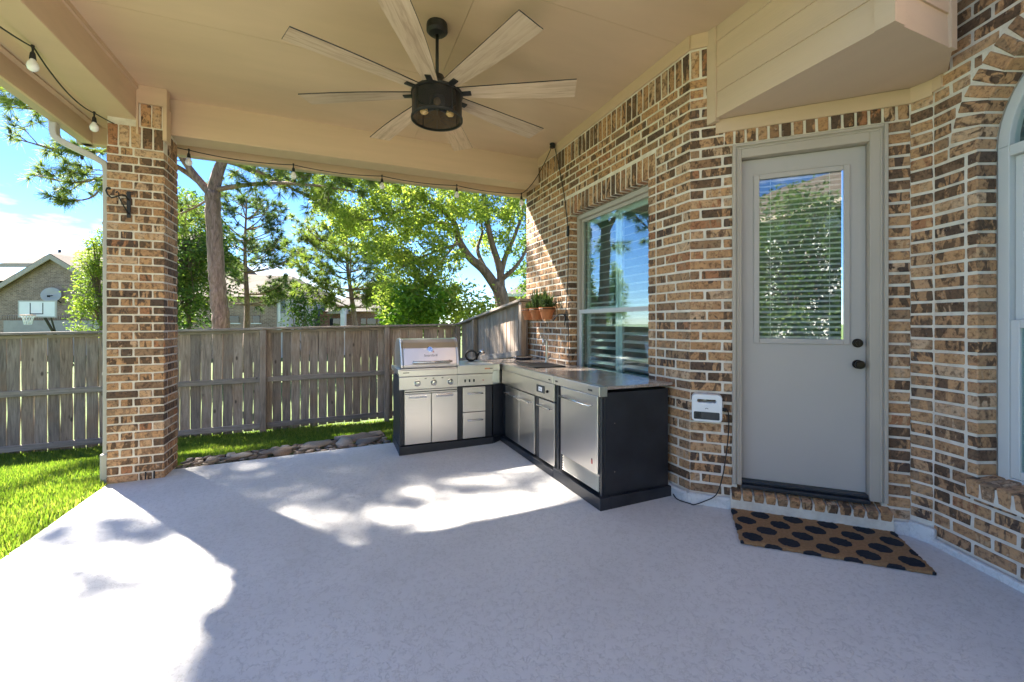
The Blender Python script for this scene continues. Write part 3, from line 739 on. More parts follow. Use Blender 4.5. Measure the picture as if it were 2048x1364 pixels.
# ------------------------------------------------------------------ patio roof: ceiling panels, beams, soffits, gutters
CZ = 3.60
roof = thing('patio_roof', (0, 2.5, CZ), 'tan painted patio roof with flat panelled ceiling and boxed beams', 'roof')
BLX0, BLX1, BBY0, BBY1, BZ = -1.98, -1.705, 5.20, 5.46, 3.275
RX0, RY1, RY0, RX1 = -2.29, 5.62, 1.2, 6.5
ysm = [RY0, 2.64, 3.83, BBY0 + .1]; xsm = [BLX1 - .1, .88, 2.66]
for y0, y1 in zip(ysm[:-1], ysm[1:]):
    xe = xsm + ([RX1] if y1 < 2.7 else [])
    for x0, x1 in zip(xe[:-1], xe[1:]):
        MB().box((x0 + .0015, y0 + .0015, CZ), (x1 - .0015, y1 - .0015, CZ + .02)).build('ceiling_panel', M['ceiling'], roof)
MB().box((RX0, RY0, CZ + .022), (RX1, RY1, CZ + .24)).build('roof_deck', M['shingle'], roof)
MB().box((BLX0, RY0 + .02, BZ), (BLX1, BBY1, CZ + .021)).build('beam', M['trim'], roof, bevel=.006)
MB().box((BLX1 - .0, BBY0, BZ - .03), (WX + .0, BBY1, CZ + .021)).build('beam', M['trim'], roof, bevel=.006)
MB().box((BLX1 - .0005, RY0 + .1, 3.555), (BLX1 + .018, BBY0 - .02, 3.5995)).build('crown_strip', M['trim'], roof)
# soffit boards with the dark vent slot, fascia, gutters
MB().box((-2.17, RY0 + .02, 3.36), (BLX0 - .001, RY1 - .02, 3.38)).build('soffit', M['ceiling'], roof)
MB().box((-2.205, RY0 + .02, 3.375), (-2.171, RY1 - .1, 3.39)).build('soffit_vent', M['siding'], roof)
MB().box((-2.29, RY0 + .02, 3.36), (-2.206, RY1 - .02, 3.3795)).build('soffit', M['ceiling'], roof)
MB().box((-2.28, RY0 + .01, 3.19), (-2.255, RY1 + .01, 3.62)).build('fascia', M['trim'], roof)
MB().box((BLX0 + .05, BBY1 + .001, 3.30), (WX + .3, RY1 - .03, 3.32)).build('soffit', M['ceiling'], roof)
MB().box((-2.254, RY1 - .03, 3.19), (WX + .6, RY1 - .005, 3.62)).build('fascia', M['trim'], roof)
def gutter(pts_axis, a0, a1, c, sgn):
    prof = [(0, .0), (.075, .0), (.085, .03), (.12, .075), (.125, .125), (.115, .125), (.11, .08), (.07, .012), (.008, .012), (.008, .12), (0, .12)]
    mb = MB(); n = len(prof)
    for a in (a0, a1):
        for d_, h in prof:
            mb.v.append((c + sgn * d_, a, 3.19 + h) if pts_axis == 'y' else (a, c + sgn * d_, 3.19 + h))
    for i in range(n): j = (i + 1) % n; mb.f.append((i, j, n + j, n + i))
    mb.f += [tuple(range(n)), tuple(range(2 * n - 1, n - 1, -1))]
    return mb.build('gutter', M['gutter'], roof)
gutter('y', RY0, RY1 + .115, -2.281, -1); gutter('x', -2.39, WX + .6, RY1 - .004, 1)

# ------------------------------------------------------------------ brick column at the patio corner
CX0, CX1, CYF, CYB = -1.925, -1.50, 5.02, 5.39
zc0 = floor_z(-1.9) - .02
colT = thing('brick_column', ((CX0 + CX1) / 2, (CYF + CYB) / 2, zc0), 'square tan and brown brick column at the left corner of the patio', 'column')
wC = Wall(colT)
fC = Frame(CX0, CYF, 1, 0); fCs = Frame(CX1, CYF, 0, 1)
WCx, WCy = CX1 - CX0, CYB - CYF
ncol = 40
for i in range(ncol):
    za = zc0 + .02 + i * PITCH + .006; zb = za + BH
    if i % 2 == 0:
        wC.brick(fC, 0, .226, za, zb); wC.brick(fC, .241, .328, za, zb); wC.brick(fCs, 0, .226, za, zb, d=.087); wC.brick(fCs, .24, WCy, za, zb)
    else:
        wC.brick(fC, 0, .085, za, zb); wC.brick(fC, .10, .187, za, zb); wC.brick(fC, .202, WCx, za, zb); wC.brick(fCs, .112, .255, za, zb); wC.brick(fCs, .27, WCy, za, zb)
zs = zc0 + .02 + ncol * PITCH
for k in range(5): wC.brick(fC, k * WCx / 5 + .006, (k + 1) * WCx / 5 - .006, zs + .004, zs + .20)
for k in range(4): wC.brick(fCs, .1 + k * (WCy - .1) / 4 + .006, .1 + (k + 1) * (WCy - .1) / 4 - .006, zs + .004, zs + .20)
wC.brick(fC, WCx - .175, WCx - .1, zs + .21, zs + .42, proud=.004); wC.brick(fC, WCx - .09, WCx - .02, zs + .21, zs + .42, proud=.004)
wC.emit(300)
MB().box((CX0 + .004, CYF + .004, -.3), (CX1 - .004, CYB, zs + .45)).build('mortar', M['mortar'], colT)
MB().box((BLX1 + .001, CYF - .022, zs + .13), (CX1 - .19, CYF + .06, CZ - .002)).build('post_trim', M['trim'], colT)
MB().box((CX1 - .19, CYF - .022, zs + .42), (CX1 + .026, CYF + .06, CZ - .002)).box((CX1 - .005, CYF - .0215, zs + .10), (CX1 + .0255, CYF + .10, zs + .42)).build('post_trim', M['trim'], colT)
for q in (.28, .345): MB().box((CX0 + q, CYF - .0075, zc0 + .03), (CX0 + q + .012, CYF - .001, zc0 + .03 + .07)).build('weep_hole', M['rubber'], colT)

# ------------------------------------------------------------------ text helper (flat print on things)
def lettering(txt, size, origin, right, up, mat, parent, name='lettering', depth=.0008):
    cu = bpy.data.curves.new(name, 'FONT'); cu.body = txt; cu.size = size; cu.align_x = 'CENTER'; cu.align_y = 'CENTER'; cu.extrude = depth
    o = bpy.data.objects.new(name + '_curve', cu); me = bpy.data.meshes.new_from_object(o)
    rt, upv = Vector(right).normalized(), Vector(up).normalized(); n = rt.cross(upv)
    T = Matrix(((rt.x, upv.x, n.x, origin[0]), (rt.y, upv.y, n.y, origin[1]), (rt.z, upv.z, n.z, origin[2]), (0, 0, 0, 1)))
    me.transform(T); me.materials.clear(); me.materials.append(mat)
    bpy.data.objects.remove(o); bpy.data.curves.remove(cu)
    return link(name, me, parent)

# ------------------------------------------------------------------ outdoor kitchen: right-hand run along the wall (front faces -x)
KX, KXB = 1.85, 2.49
CT = .905                                           # counter top height
fK = Frame(KX, 4.80, 0, -1); SK = lambda y: 4.80 - y
def bar_handle(fr, s0, s1, z, d0, r, parent, mat, flat=False):
    mb = MB()
    mb.tube([fr.p(s0, -d0, z), fr.p(s1, -d0, z)], r, 10)
    for q in (s0 + .012, s1 - .012): mb.tube([fr.p(q, 0, z), fr.p(q, -d0, z)], r * .85, 8)
    return mb.build('handle', mat, parent, smooth=True)

# refrigerator module (nearest)
kf = thing('fridge_cabinet', (2.17, 3.07, 0), 'black cabinet with steel fridge door and slatted vent, nearest the camera', 'cabinet')
ya, yb = 2.70, 3.435
fz = floor_z(KX) - .004
body = MB().box((KX + .03, ya + .02, .055), (KXB, ya + .045, CT - .05)); body.box((KX + .03, yb - .11, .055), (KXB, yb - .002, CT - .05)); body.box((KXB - .03, ya + .045, .055), (KXB - .001, yb - .11, CT - .05)); body.box((KX + .07, ya + .045, .056), (KXB - .03, yb - .11, CT - .051))
body.build('carcass', M['black'], kf, bevel=.004)
for y in (ya + .02, yb - .11, yb - .045): MB().box((KX + .003, y, .07), (KX + .03, y + (.028 if y < 3 else .043), CT - .075)).build('front_post', M['black'], kf, bevel=.003)
MB().box((KX - .03, ya - .012, fz), (KX + .06, yb + .005, .078)).box((KX + .06, ya - .012, fz), (KXB + .004, ya + .02, .078)).box((KX + .06, ya + .02, fz), (KXB, yb, .05)).build('plinth', M['black'], kf, bevel=.005)
fd0, fd1 = SK(yb - .115), SK(ya + .05)
fdoor = MB().obox(fK, (fd0, -.014, .235), (fd1, .05, CT - .078)).build('fridge_door', M['steely'], kf, bevel=.004)
bar_handle(fK, fd0 + .02, fd1 - .06, .748, .045, .0085, fdoor, M['chrome'])
MB().obox(fK, (fd1 - .085, -.0155, .295), (fd1 - .068, -.0142, .33)).build('emblem', M['red'], fdoor); MB().obox(fK, (fd1 - .082, -.0157, .325), (fd1 - .071, -.0143, .338)).build('emblem', M['black'], fdoor)
MB().obox(fK, (fd0, .02, .085), (fd1, .05, .228)).build('vent_recess', M['black'], kf)
for k in range(6): 
    z = .10 + k * .0215
    MB().add([fK.p(a, d_, zz) for a in (fd0 + .004, fd1 - .004) for d_, zz in ((-.004, z), (.012, z + .017), (.016, z + .016), (.0, z - .001))], [(0, 1, 5, 4), (1, 2, 6, 5), (2, 3, 7, 6), (3, 0, 4, 7), (0, 3, 2, 1), (4, 5, 6, 7)]).build('vent_slat', M['steel'], kf)
MB().obox(fK, (SK(yb) + .002, -.028, CT - .072), (SK(ya) - .002, .03, CT + .002)).build('steel_edge', M['steel'], kf, bevel=.004)
MB().box((KX - .0285, ya - .005, CT - .0725), (KX + .035, ya + .001, CT + .0025)).build('edge_cap', M['steel'], kf)
MB().box((KX + .0305, ya - .004, CT - .022), (KXB + .025, yb - .001, CT + .001)).build('worktop', M['granite'], kf, bevel=.003)
for y, w_ in ((2.86, .062), (3.395, .045)):
    for k in range(6): MB().obox(fK, (SK(y) + k * w_ / 6, -.0288, CT - .046), (SK(y) + (k + .72) * w_ / 6, -.0281, CT - .032)).build('badge_mark', M['black'], kf)
for z in (.62, .25): MB().lathe([(.004, 0), (.004, .002), (0, .003)], (KX + .12, ya + .02, z), 8, (0, -1, 0)).build('screw', M['chrome'], kf)

# sink module
ks = thing('sink_cabinet', (2.17, 4.1, 0), 'long black cabinet with three steel doors and the sink, next to the fridge cabinet', 'cabinet')
ya2, yb2 = 3.437, 4.78
body = MB().box((KX + .03, ya2 + .002, .055), (KXB, yb2, CT - .05)); body.build('carcass', M['black'], ks)
MB().box((KX - .03, ya2 + .003, fz), (KX + .06, yb2 + .06, .05)).box((KX + .06, ya2 + .003, fz), (KXB, yb2, .05)).build('plinth', M['black'], ks, bevel=.005)
for a, b in ((ya2 + .004, ya2 + .04), (3.765, 3.868), (4.66, 4.78)): MB().box((KX + .004, a, .06), (KX + .03, b, CT - .2)).build('front_post', M['black'], ks, bevel=.003)
for n_, (a, b, z0, z1, h0, h1, hz) in enumerate(((3.445, 3.762, .075, .655, 3.475, 3.745, .588), (3.872, 4.252, .07, .655, 3.93, 4.22, .572), (4.258, 4.655, .07, .655, 4.31, 4.60, .572))):
    dr = MB().box((KX - .012, a, z0), (KX + .03, b, z1)).build('cabinet_door', M['steely'], ks, bevel=.004)
    mb = MB(); mb.box((KX - .055, h0, hz), (KX - .035, h1, hz + .016)); mb.box((KX - .036, h0, hz + .001), (KX - .012, h0 + .016, hz + .015)); mb.box((KX - .036, h1 - .016, hz + .001), (KX - .012, h1, hz + .015))
    mb.build('handle', M['chrome'], dr, bevel=.004)
MB().box((KX - .016, ya2 + .004, .668), (KX + .03, yb2 - .02, CT - .076)).build('control_panel', M['steel'], ks, bevel=.004)
scr = MB().box((KX - .022, 3.63, .715), (KX - .0155, 3.80, .785)).build('display', M['darkpanel'], ks, bevel=.003)
MB().box((KX - .0235, 3.675, .73), (KX - .0221, 3.75, .77)).build('display_screen', M['whiteplastic'], scr); MB().box((KX - .0245, 3.711, .735), (KX - .0236, 3.714, .765)).box((KX - .0246, 3.69, .748), (KX - .0237, 3.735, .751)).build('display_mark', M['darkpanel'], scr)
MB().lathe([(.014, 0), (.014, .008), (.010, .016), (0, .017)], (KX - .016, 3.57, .745), 14, (-1, 0, 0)).build('knob', M['bronze'], ks)
MB().box((KX - .028, ya2 + .002, CT - .072), (KX + .03, yb2, CT + .001)).build('steel_edge', M['steel'], ks, bevel=.004)
MB().box((KX + .0305, ya2 + .001, CT - .022), (KXB + .025, yb2 - .001, CT + .0005)).build('worktop', M['granite'], ks, bevel=.003)
for k in range(5): MB().obox(fK, (SK(3.53) + k * .008, -.0288, CT - .046), (SK(3.53) + k * .008 + .006, -.0281, CT - .036)).build('badge_mark', M['black'], ks)
basin = MB().box((1.95, 4.10, CT + .001), (2.33, 4.55, CT + .012)); basin.build('sink_cover', M['rubber'], ks, bevel=.006)

# faucet
fa = thing('faucet', (2.36, 4.62, CT), 'tall curved steel faucet rising behind the sink', 'faucet')
fp = [(2.36, 4.62, CT + .002)]
for k in range(4): fp.append((2.36, 4.62, CT + .06 + k * .06))
for k in range(9):
    a = math.pi * k / 8; fp.append((2.36 - (.055 - .055 * math.cos(a)) * .75, 4.62 - (.055 - .055 * math.cos(a)) * .66, CT + .26 + .055 * math.sin(a)))
fp.append((fp[-1][0], fp[-1][1], CT + .215))
MB().tube(fp, .0115, 10).build('spout', M['steel'], fa, smooth=True)
MB().lathe([(.026, 0), (.026, .008), (.018, .014), (.018, .07), (.012, .075)], (2.36, 4.62, CT + .001), 16).build('base', M['steel'], fa)
MB().tube([(2.36, 4.60, CT + .05), (2.35, 4.55, CT + .065), (2.34, 4.51, CT + .09)], .006, 8).build('lever', M['steel'], fa, smooth=True)

# corner module with diagonal filler
kc = thing('corner_cabinet', (2.1, 5.05, 0), 'black corner cabinet with a pale steel filler joining the two runs', 'cabinet')
GY, GYB = 4.724, 5.30
fzg = floor_z(.65) - .003
MB().prism([(1.72, GY + .03), (KX + .03, 4.79), (KX + .03, yb2 + .005), (KXB, yb2 + .005), (KXB, GYB), (1.72, GYB)], .055, CT - .05).build('carcass', M['black'], kc)
MB().prism([(1.715, GY - .02), (KX - .005, 4.80), (KX + .07, 4.85), (KX + .07, GYB), (1.715, GYB)], floor_z(1.8) - .003, .05).build('plinth', M['black'], kc)
MB().prism([(1.704, GY - .002), (KX - .012, 4.782), (KX - .005, 4.80), (1.715, GY + .02)], CT - .24, CT - .078).build('filler_panel', M['steel'], kc)
MB().prism([(1.704, GY - .025), (1.79, GY - .012), (KX - .028, 4.765), (KX + .029, 4.781), (KX + .029, GYB), (1.704, GYB)], CT - .072, CT - .0005).build('steel_edge', M['steel'], kc, bevel=.003)
MB().prism([(1.73, GY + .04), (KX + .03, 4.81), (KXB + .025, 4.785), (KXB + .025, GYB + .005), (1.73, GYB + .005)], CT - .0004, CT + .004).build('worktop', M['granite'], kc)

# grill module (front faces -y)
kg = thing('grill_cabinet', (1.17, 5.0, -.03), 'steel gas grill set in a black cabinet with doors and drawers, against the fence side', 'grill')
fG = Frame(.64, GY, 1, 0); G = lambda x: x - .64
MB().box((.645, GY + .03, .055), (1.70, GYB, CT - .12)).build('carcass', M['black'], kg, bevel=.004)
MB().box((.635, GY - .025, fzg), (1.708, GY + .04, .055)).box((.638, GY + .04, fzg), (1.706, GYB, .05)).build('plinth', M['black'], kg, bevel=.005)
for a, b in ((.645, .69), (1.282, 1.338), (1.615, 1.70)): MB().box((a, GY + .003, .06), (b, GY + .03, .66)).build('front_post', M['black'], kg, bevel=.003)
for a, b in ((.694, .982), (.988, 1.278)):
    dr = MB().box((a, GY - .012, .066), (b, GY + .03, .612)).build('cabinet_door', M['steely'], kg, bevel=.004)
    mb = MB(); hz = .575; h0, h1 = (a + .05, b - .055)
    mb.box((h0, GY - .042, hz), (h1, GY - .026, hz + .016)); mb.box((h0, GY - .027, hz + .001), (h0 + .014, GY - .011, hz + .015)); mb.box((h1 - .014, GY - .027, hz + .001), (h1, GY - .011, hz + .015)); mb.box((h0 - .004, GY - .0125, hz - .010), (h1 + .004, GY - .0119, hz + .026))
    mb.build('handle', M['chrome'], dr, bevel=.003)
MB().box((.694, GY - .002, .615), (1.278, GY + .03, .655)).build('top_rail', M['steel'], kg, bevel=.002)
MB().box((.697, GY - .004, .628), (1.275, GY - .0022, .640)).build('rail_groove', M['black'], kg)
for z0, z1, hz in ((.368, .652, .58), (.068, .362, .275)):
    dr = MB().box((1.342, GY - .012, z0), (1.612, GY + .03, z1)).build('drawer', M['steely'], kg, bevel=.004)
    mb = MB(); mb.tube([(1.395, GY - .04, hz), (1.575, GY - .04, hz)], .008, 8)
    for q in (1.402, 1.568): mb.tube([(q, GY - .01, hz), (q, GY - .04, hz)], .007, 8)
    mb.build('handle', M['chrome'], dr, smooth=True)
MB().box((.637, GY - .02, .662), (1.279, GY + .03, .802)).build('control_panel', M['steel'], kg, bevel=.005)
MB().box((1.281, GY - .02, .668), (1.702, GY + .03, .802)).build('control_panel', M['steel'], kg, bevel=.005)
for x in (.828, 1.008, 1.196):
    kn = MB().lathe([(.036, 0), (.036, .004), (.033, .007), (.026, .008), (.025, .028), (.021, .034), (0, .035)], (x, GY - .02, .727), 24, (0, -1, 0)).build('knob', M['chrome'], kg)
    MB().lathe([(.031, .0075), (.028, .0095), (.0265, .0085)], (x, GY - .02, .727), 24, (0, -1, 0), True).build('knob_ring', M['black'], kn)
    MB().box((x - .003, GY - .057, .727), (x + .003, GY - .0552, .748)).build('knob_mark', M['black'], kn)
for x in (.918, 1.005, 1.105): MB().box((x - .010, GY - .0215, .772), (x + .010, GY - .0202, .782)).build('print_mark', M['black'], kg)
for x in (1.366, 1.418, 1.47): MB().box((x - .009, GY - .026, .712), (x + .009, GY - .0202, .744)).build('switch', M['black'], kg, bevel=.002)
MB().lathe([(.010, 0), (.010, .0012), (0, .0013)], (1.582, GY - .0202, .727), 3, (0, -1, 0)).build('emblem', M['red'], kg)
MB().box((.632, GY - .028, .806), (1.279, GY + .02, CT - .03)).build('steel_edge', M['steel'], kg, bevel=.005)
MB().box((1.281, GY - .028, .806), (1.703, GY + .03, CT + .0)).build('steel_edge', M['steel'], kg, bevel=.005)
MB().box((.622, GY - .02, CT - .065), (.66, GYB + .005, CT - .02)).build('side_rail', M['steel'], kg, bevel=.005)
MB().box((.66, GY + .021, CT - .115), (1.282, GYB, CT - .02)).build('grill_bed', M['steel'], kg, bevel=.004)
MB().box((1.283, GY + .031, CT - .02), (1.703, GYB + .002, CT + .001)).build('side_shelf', M['steel'], kg, bevel=.003)
for k in range(6): MB().box((.675 + k * .011, GY - .0289, .842), (.683 + k * .011, GY - .0282, .853)).build('badge_mark', M['black'], kg)
for k in range(4): MB().box((1.60 + k * .016, GY - .0289, .850), (1.612 + k * .016, GY - .0282, .866)).build('badge_mark', M['orange'], kg)
for k in range(3): MB().box((1.664 + k * .011, GY - .0289, .852), (1.672 + k * .011, GY - .0282, .864)).build('badge_mark', M['black'], kg)
# lid: rounded hood between two end caps
lx0, lx1 = .69, 1.283
prof = [(GY + .03, CT - .012), (GY + .025, CT + .02), (GY + .075, CT + .20), (GY + .105, CT + .26), (GY + .15, CT + .295), (GY + .22, CT + .305), (GY + .40, CT + .29), (GY + .50, CT + .25), (GY + .56, CT + .15), (GY + .57, CT - .012)]
n = len(prof); mb = MB()
for x in (lx0, lx1):
    for y, z in prof: mb.v.append((x, y, z))
mb.f = [(i, n + i, n + i + 1, i + 1) for i in range(n - 1)] + [tuple(range(n)), tuple(range(2 * n - 1, n - 1, -1))]
lid = mb.build('grill_lid', M['steel'], kg, bevel=.004)
for xa, xb in ((lx0 - .03, lx0 - .001), (lx1 + .001, lx1 + .03)):
    mb = MB(); sc_ = 1.03
    for x in (xa, xb):
        for y, z in prof: mb.v.append((x, GY + .3 + (y - GY - .3) * sc_, CT + (z - CT) * sc_))
    mb.f = [(i, n + i, n + i + 1, i + 1) for i in range(n - 1)] + [tuple(range(n)), tuple(range(2 * n - 1, n - 1, -1))]
    mb.build('lid_end_cap', M['steel'], lid, bevel=.012)
mb = MB(); mb.tube([(.785, GY - .028, CT + .052), (1.215, GY - .028, CT + .052)], .012, 10)
for q in (.80, 1.20): mb.tube([(q, GY + .035, CT + .058), (q, GY - .028, CT + .052)], .010, 8)
mb.build('handle', M['chrome'], lid, smooth=True)
up = Vector((0, .05, .18)).normalized(); nrm = Vector((0, -.18, .05)).normalized()
def on_lid(x, z): 
    k = (z - .02) / .18; return Vector((x, GY + .025 + .05 * k, CT + z)) + nrm * .0012
g = on_lid(.985, .185); lg = MB().lathe([(.034, 0), (.034, .003), (.030, .004), (.029, .002), (0, .002)], g, 24, nrm).build('temperature_gauge', M['chrome'], lid)
MB().tube([g + nrm * .004 + up * .02, g + nrm * .004 - up * .006 + Vector((.008, 0, 0))], .0018, 5).build('gauge_needle', M['black'], lg)
MB().add([g + Vector((.028, 0, 0)) - up * .036 + nrm * .0012, g + Vector((.048, 0, 0)) - up * .036 + nrm * .0012, g + Vector((.038, 0, 0)) - up * .018 + nrm * .0012], [(0, 1, 2)]).build('emblem', M['red'], lid)
lettering('SmartGrill', .036, on_lid(.99, .118) + nrm * .0008, (1, 0, 0), up, M['black'], lid)
# things lying on the corner worktop
tr = thing('serving_tray', (2.30, 5.10, CT + .004), 'shiny silver tray on the far corner of the worktop', 'tray')
MB().lathe([(.0, .002), (.10, .002), (.125, .03), (.15, .035), (.152, .04), (.122, .036), (.097, .008), (0, .008)], (2.28, 5.14, CT + .004), 28).build('dish', M['chrome'], tr, smooth=True)
ho = thing('coiled_hose', (1.62, 5.15, CT), 'coil of black hose with a metal nozzle behind the grill shelf', 'hose')
mb = MB(); hp = []
for k in range(70):
    a = k * 2 * math.pi / 17; hp.append((1.56 + .07 * math.cos(a) + .0006 * k, 5.10 + .0022 * k, CT + .075 + .062 * math.sin(a)))
mb.tube(hp, .011, 8); mb.build('hose', M['rubber'], ho, smooth=True)
MB().lathe([(.020, 0), (.026, .01), (.028, .03), (.018, .045), (0, .046)], (1.69, 5.12, CT + .12), 14, (.5, -.8, .2)).build('nozzle', M['chrome'], ho); MB().tube([(1.63, 5.12, CT + .02), (1.66, 5.12, CT + .10), (1.70, 5.13, CT + .145), (1.74, 5.13, CT + .10)], .013, 8).build('nozzle_grip', M['rubber'], ho, smooth=True)

# ------------------------------------------------------------------ ceiling fan
FX, FY = .70, 3.15
fan = thing('ceiling_fan', (FX, FY, CZ), 'black ceiling fan with eight light wood blades and a mesh drum light', 'ceiling fan')
MB().lathe([(.075, 0), (.078, -.015), (.078, -.055), (.06, -.072), (.022, -.082), (0, -.082)][::-1], (FX, FY, CZ), 28).build('canopy', M['blackmetal'], fan, smooth=False)
MB().tube([(FX, FY, CZ - .07), (FX, FY, 3.19)], .0125, 12).build('downrod', M['blackmetal'], fan, smooth=True)
MB().lathe([(.0, 3.215), (.05, 3.215), (.062, 3.19), (.085, 3.15), (.14, 3.125), (.165, 3.10), (.165, 3.07), (0, 3.07)], (FX, FY, 0), 32).build('motor_housing', M['blackmetal'], fan, smooth=False)
dz0, dz1, dr_ = 2.895, 3.075, .183
drum = MB(); b0 = 36
for k in range(b0):
    a = 2 * math.pi * k / b0; drum.v += [(FX + dr_ * math.cos(a), FY + dr_ * math.sin(a), dz0 + .01), (FX + dr_ * math.cos(a), FY + dr_ * math.sin(a), dz1 - .01)]
drum.f = [(2 * k, 2 * ((k + 1) % b0), 2 * ((k + 1) % b0) + 1, 2 * k + 1) for k in range(b0)]
dro = drum.build('mesh_shade', M['wiremesh'], fan, smooth=True)
for z in (dz0, dz1): MB().lathe([(dr_ - .006, z), (dr_ + .007, z), (dr_ + .007, z + .016), (dr_ - .006, z + .016), (dr_ - .006, z)], (FX, FY, -.008), 40, close=True).build('shade_ring', M['blackmetal'], dro)
mb = MB()
for k in range(4):
    a = k * math.pi / 2 + .4; mb.tube([(FX + dr_ * math.cos(a), FY + dr_ * math.sin(a), dz0), (FX + dr_ * math.cos(a), FY + dr_ * math.sin(a), dz1)], .004, 6)
for k in range(10):
    a = k * math.pi / 5 + .1; mb.tube([(FX + dr_ * math.cos(a), FY + dr_ * math.sin(a), dz0 + .004), (FX + .04 * math.cos(a), FY + .04 * math.sin(a), dz0 + .012)], .0016, 5)
mb.build('shade_wire', M['blackmetal'], dro)
MB().lathe([(0, 2.985), (.052, 2.985), (.055, 3.0), (.055, 3.06), (0, 3.06)], (FX, FY, 0), 24).build('lamp_plate', M['blackmetal'], fan)
for k in range(3):
    a = 2.4 + k * 2.094; d_ = Vector((math.cos(a), math.sin(a), -.12)); c = Vector((FX, FY, 2.985))
    so = MB().tube([c + d_ * .03, c + d_ * .075], .014, 10).build('lamp_socket', M['blackmetal'], fan)
    MB().lathe([(.010, .075), (.022, .09), (.027, .115), (.02, .135), (0, .143)], c, 14, d_).build('bulb', M['amber'], so, smooth=True)
bm_ = MB(); nseg = 10; L0, L1 = .155, 1.02
for i in range(nseg + 1):
    t_ = i / nseg; x = L0 + (L1 - L0) * t_
    w0 = -.058 - .032 * t_; w1 = .048 + .050 * math.sin(math.pi * .5 * min(1, t_ * 1.25))
    for z in (-.004, .004): bm_.v += [(x, w0, z), (x, w1, z)]
for i in range(nseg):
    a = 4 * i; b = a + 4
    bm_.f += [(a, b, b + 1, a + 1), (a + 2, a + 3, b + 3, b + 2), (a, a + 2, b + 2, b), (a + 1, b + 1, b + 3, a + 3)]
bm_.f += [(0, 1, 3, 2), (4 * nseg, 4 * nseg + 2, 4 * nseg + 3, 4 * nseg + 1)]
blade_m = bm_.mesh('blade', [M['bladewood'], M['blackmetal']])
for p_ in blade_m.polygons:
    if abs(p_.normal.z) < .5: p_.material_index = 1
brk_m = MB().box((.10, -.021, -.014), (.255, .021, -.006)).mesh('blade_bracket', M['blackmetal'])
for k in range(8):
    a = R(-27 + 45 * k)
    bo = link('blade', blade_m, fan, (FX, FY, 3.085), (R(-7), 0, a)); bo.rotation_mode = 'XYZ'
    br = link('blade_bracket', brk_m, bo)

# ------------------------------------------------------------------ string lights
sl_ = thing('string_lights', (-.2, 5.3, 3.2), 'black string of unlit globe lights hung along the patio eaves', 'string lights')
nodes = [(-1.88, 2.4, 3.265), (-1.90, 3.95, 3.262), (-1.97, 4.93, 3.245), (-1.42, 5.47, 3.205), (-.44, 5.50, 3.20), (.535, 5.50, 3.20), (1.48, 5.50, 3.20), (2.40, 5.48, 3.19)]
def sag(a, b, d_, n=14): return [Vector(a).lerp(Vector(b), i / n) + Vector((0, 0, -d_ * 4 * (i / n) * (1 - i / n))) for i in range(n + 1)]
path = []
for a, b, d_ in zip(nodes[:-1], nodes[1:], (.10, .07, .045, .03, .03, .025, .025)): path += sag(a, b, d_)[:-1]
path += sag(nodes[-1], (2.475, 4.70, 3.57), .10, 14)
MB().tube(path, .0052, 6).build('cable', M['rubber'], sl_, smooth=True)
wp = [(2.475, 4.68, 3.57), (2.505, 4.66, 3.50), (2.52, 4.52, 3.05), (2.52, 4.45, 2.80), (2.52, 4.385, 2.48), (2.52, 4.385, 1.95), (2.52, 4.43, 1.55), (2.515, 4.46, 1.36), (2.51, 4.40, 1.52), (2.515, 4.375, 1.40), (2.515, 4.36, 1.1), (2.512, 4.345, .915)]
sp = []
for i in range(len(wp) - 1):
    p0, p1, p2, p3 = (Vector(wp[max(0, min(len(wp) - 1, i + k))]) for k in (-1, 0, 1, 2))
    for k in range(5):
        t_ = k / 5; sp.append(.5 * ((2 * p1) + (p2 - p0) * t_ + (2 * p0 - 5 * p1 + 4 * p2 - p3) * t_ * t_ + (3 * p1 - p0 - 3 * p2 + p3) * t_ ** 3))
MB().tube(sp + [Vector(wp[-1])], .005, 6).build('cable', M['rubber'], sl_, smooth=True)
MB().lathe([(.0, 0), (.032, 0), (.034, .012), (.026, .024), (0, .026)], (2.475, 4.69, 3.597), 14, (0, 0, -1)).box((2.455, 4.665, 3.545), (2.50, 4.72, 3.575)).build('plug', M['rubber'], sl_)
MB().box((2.508, 4.37, 2.40), (2.53, 4.40, 2.52)).build('connector', M['rubber'], sl_, bevel=.004)
for p in nodes[1:]:
    c = Vector(p) + Vector((0, -.012, 0))
    so = MB().lathe([(.0, .012), (.010, .010), (.006, -.02), (.006, -.03), (.014, -.045), (.018, -.085), (0, -.085)], c, 12).build('socket', M['rubber'], sl_, smooth=False)
    MB().lathe([(.013, -.084), (.016, -.092), (.029, -.115), (.032, -.135), (.026, -.155), (.012, -.166), (0, -.168)], c, 16).build('bulb', M['bulb'], so, smooth=True)

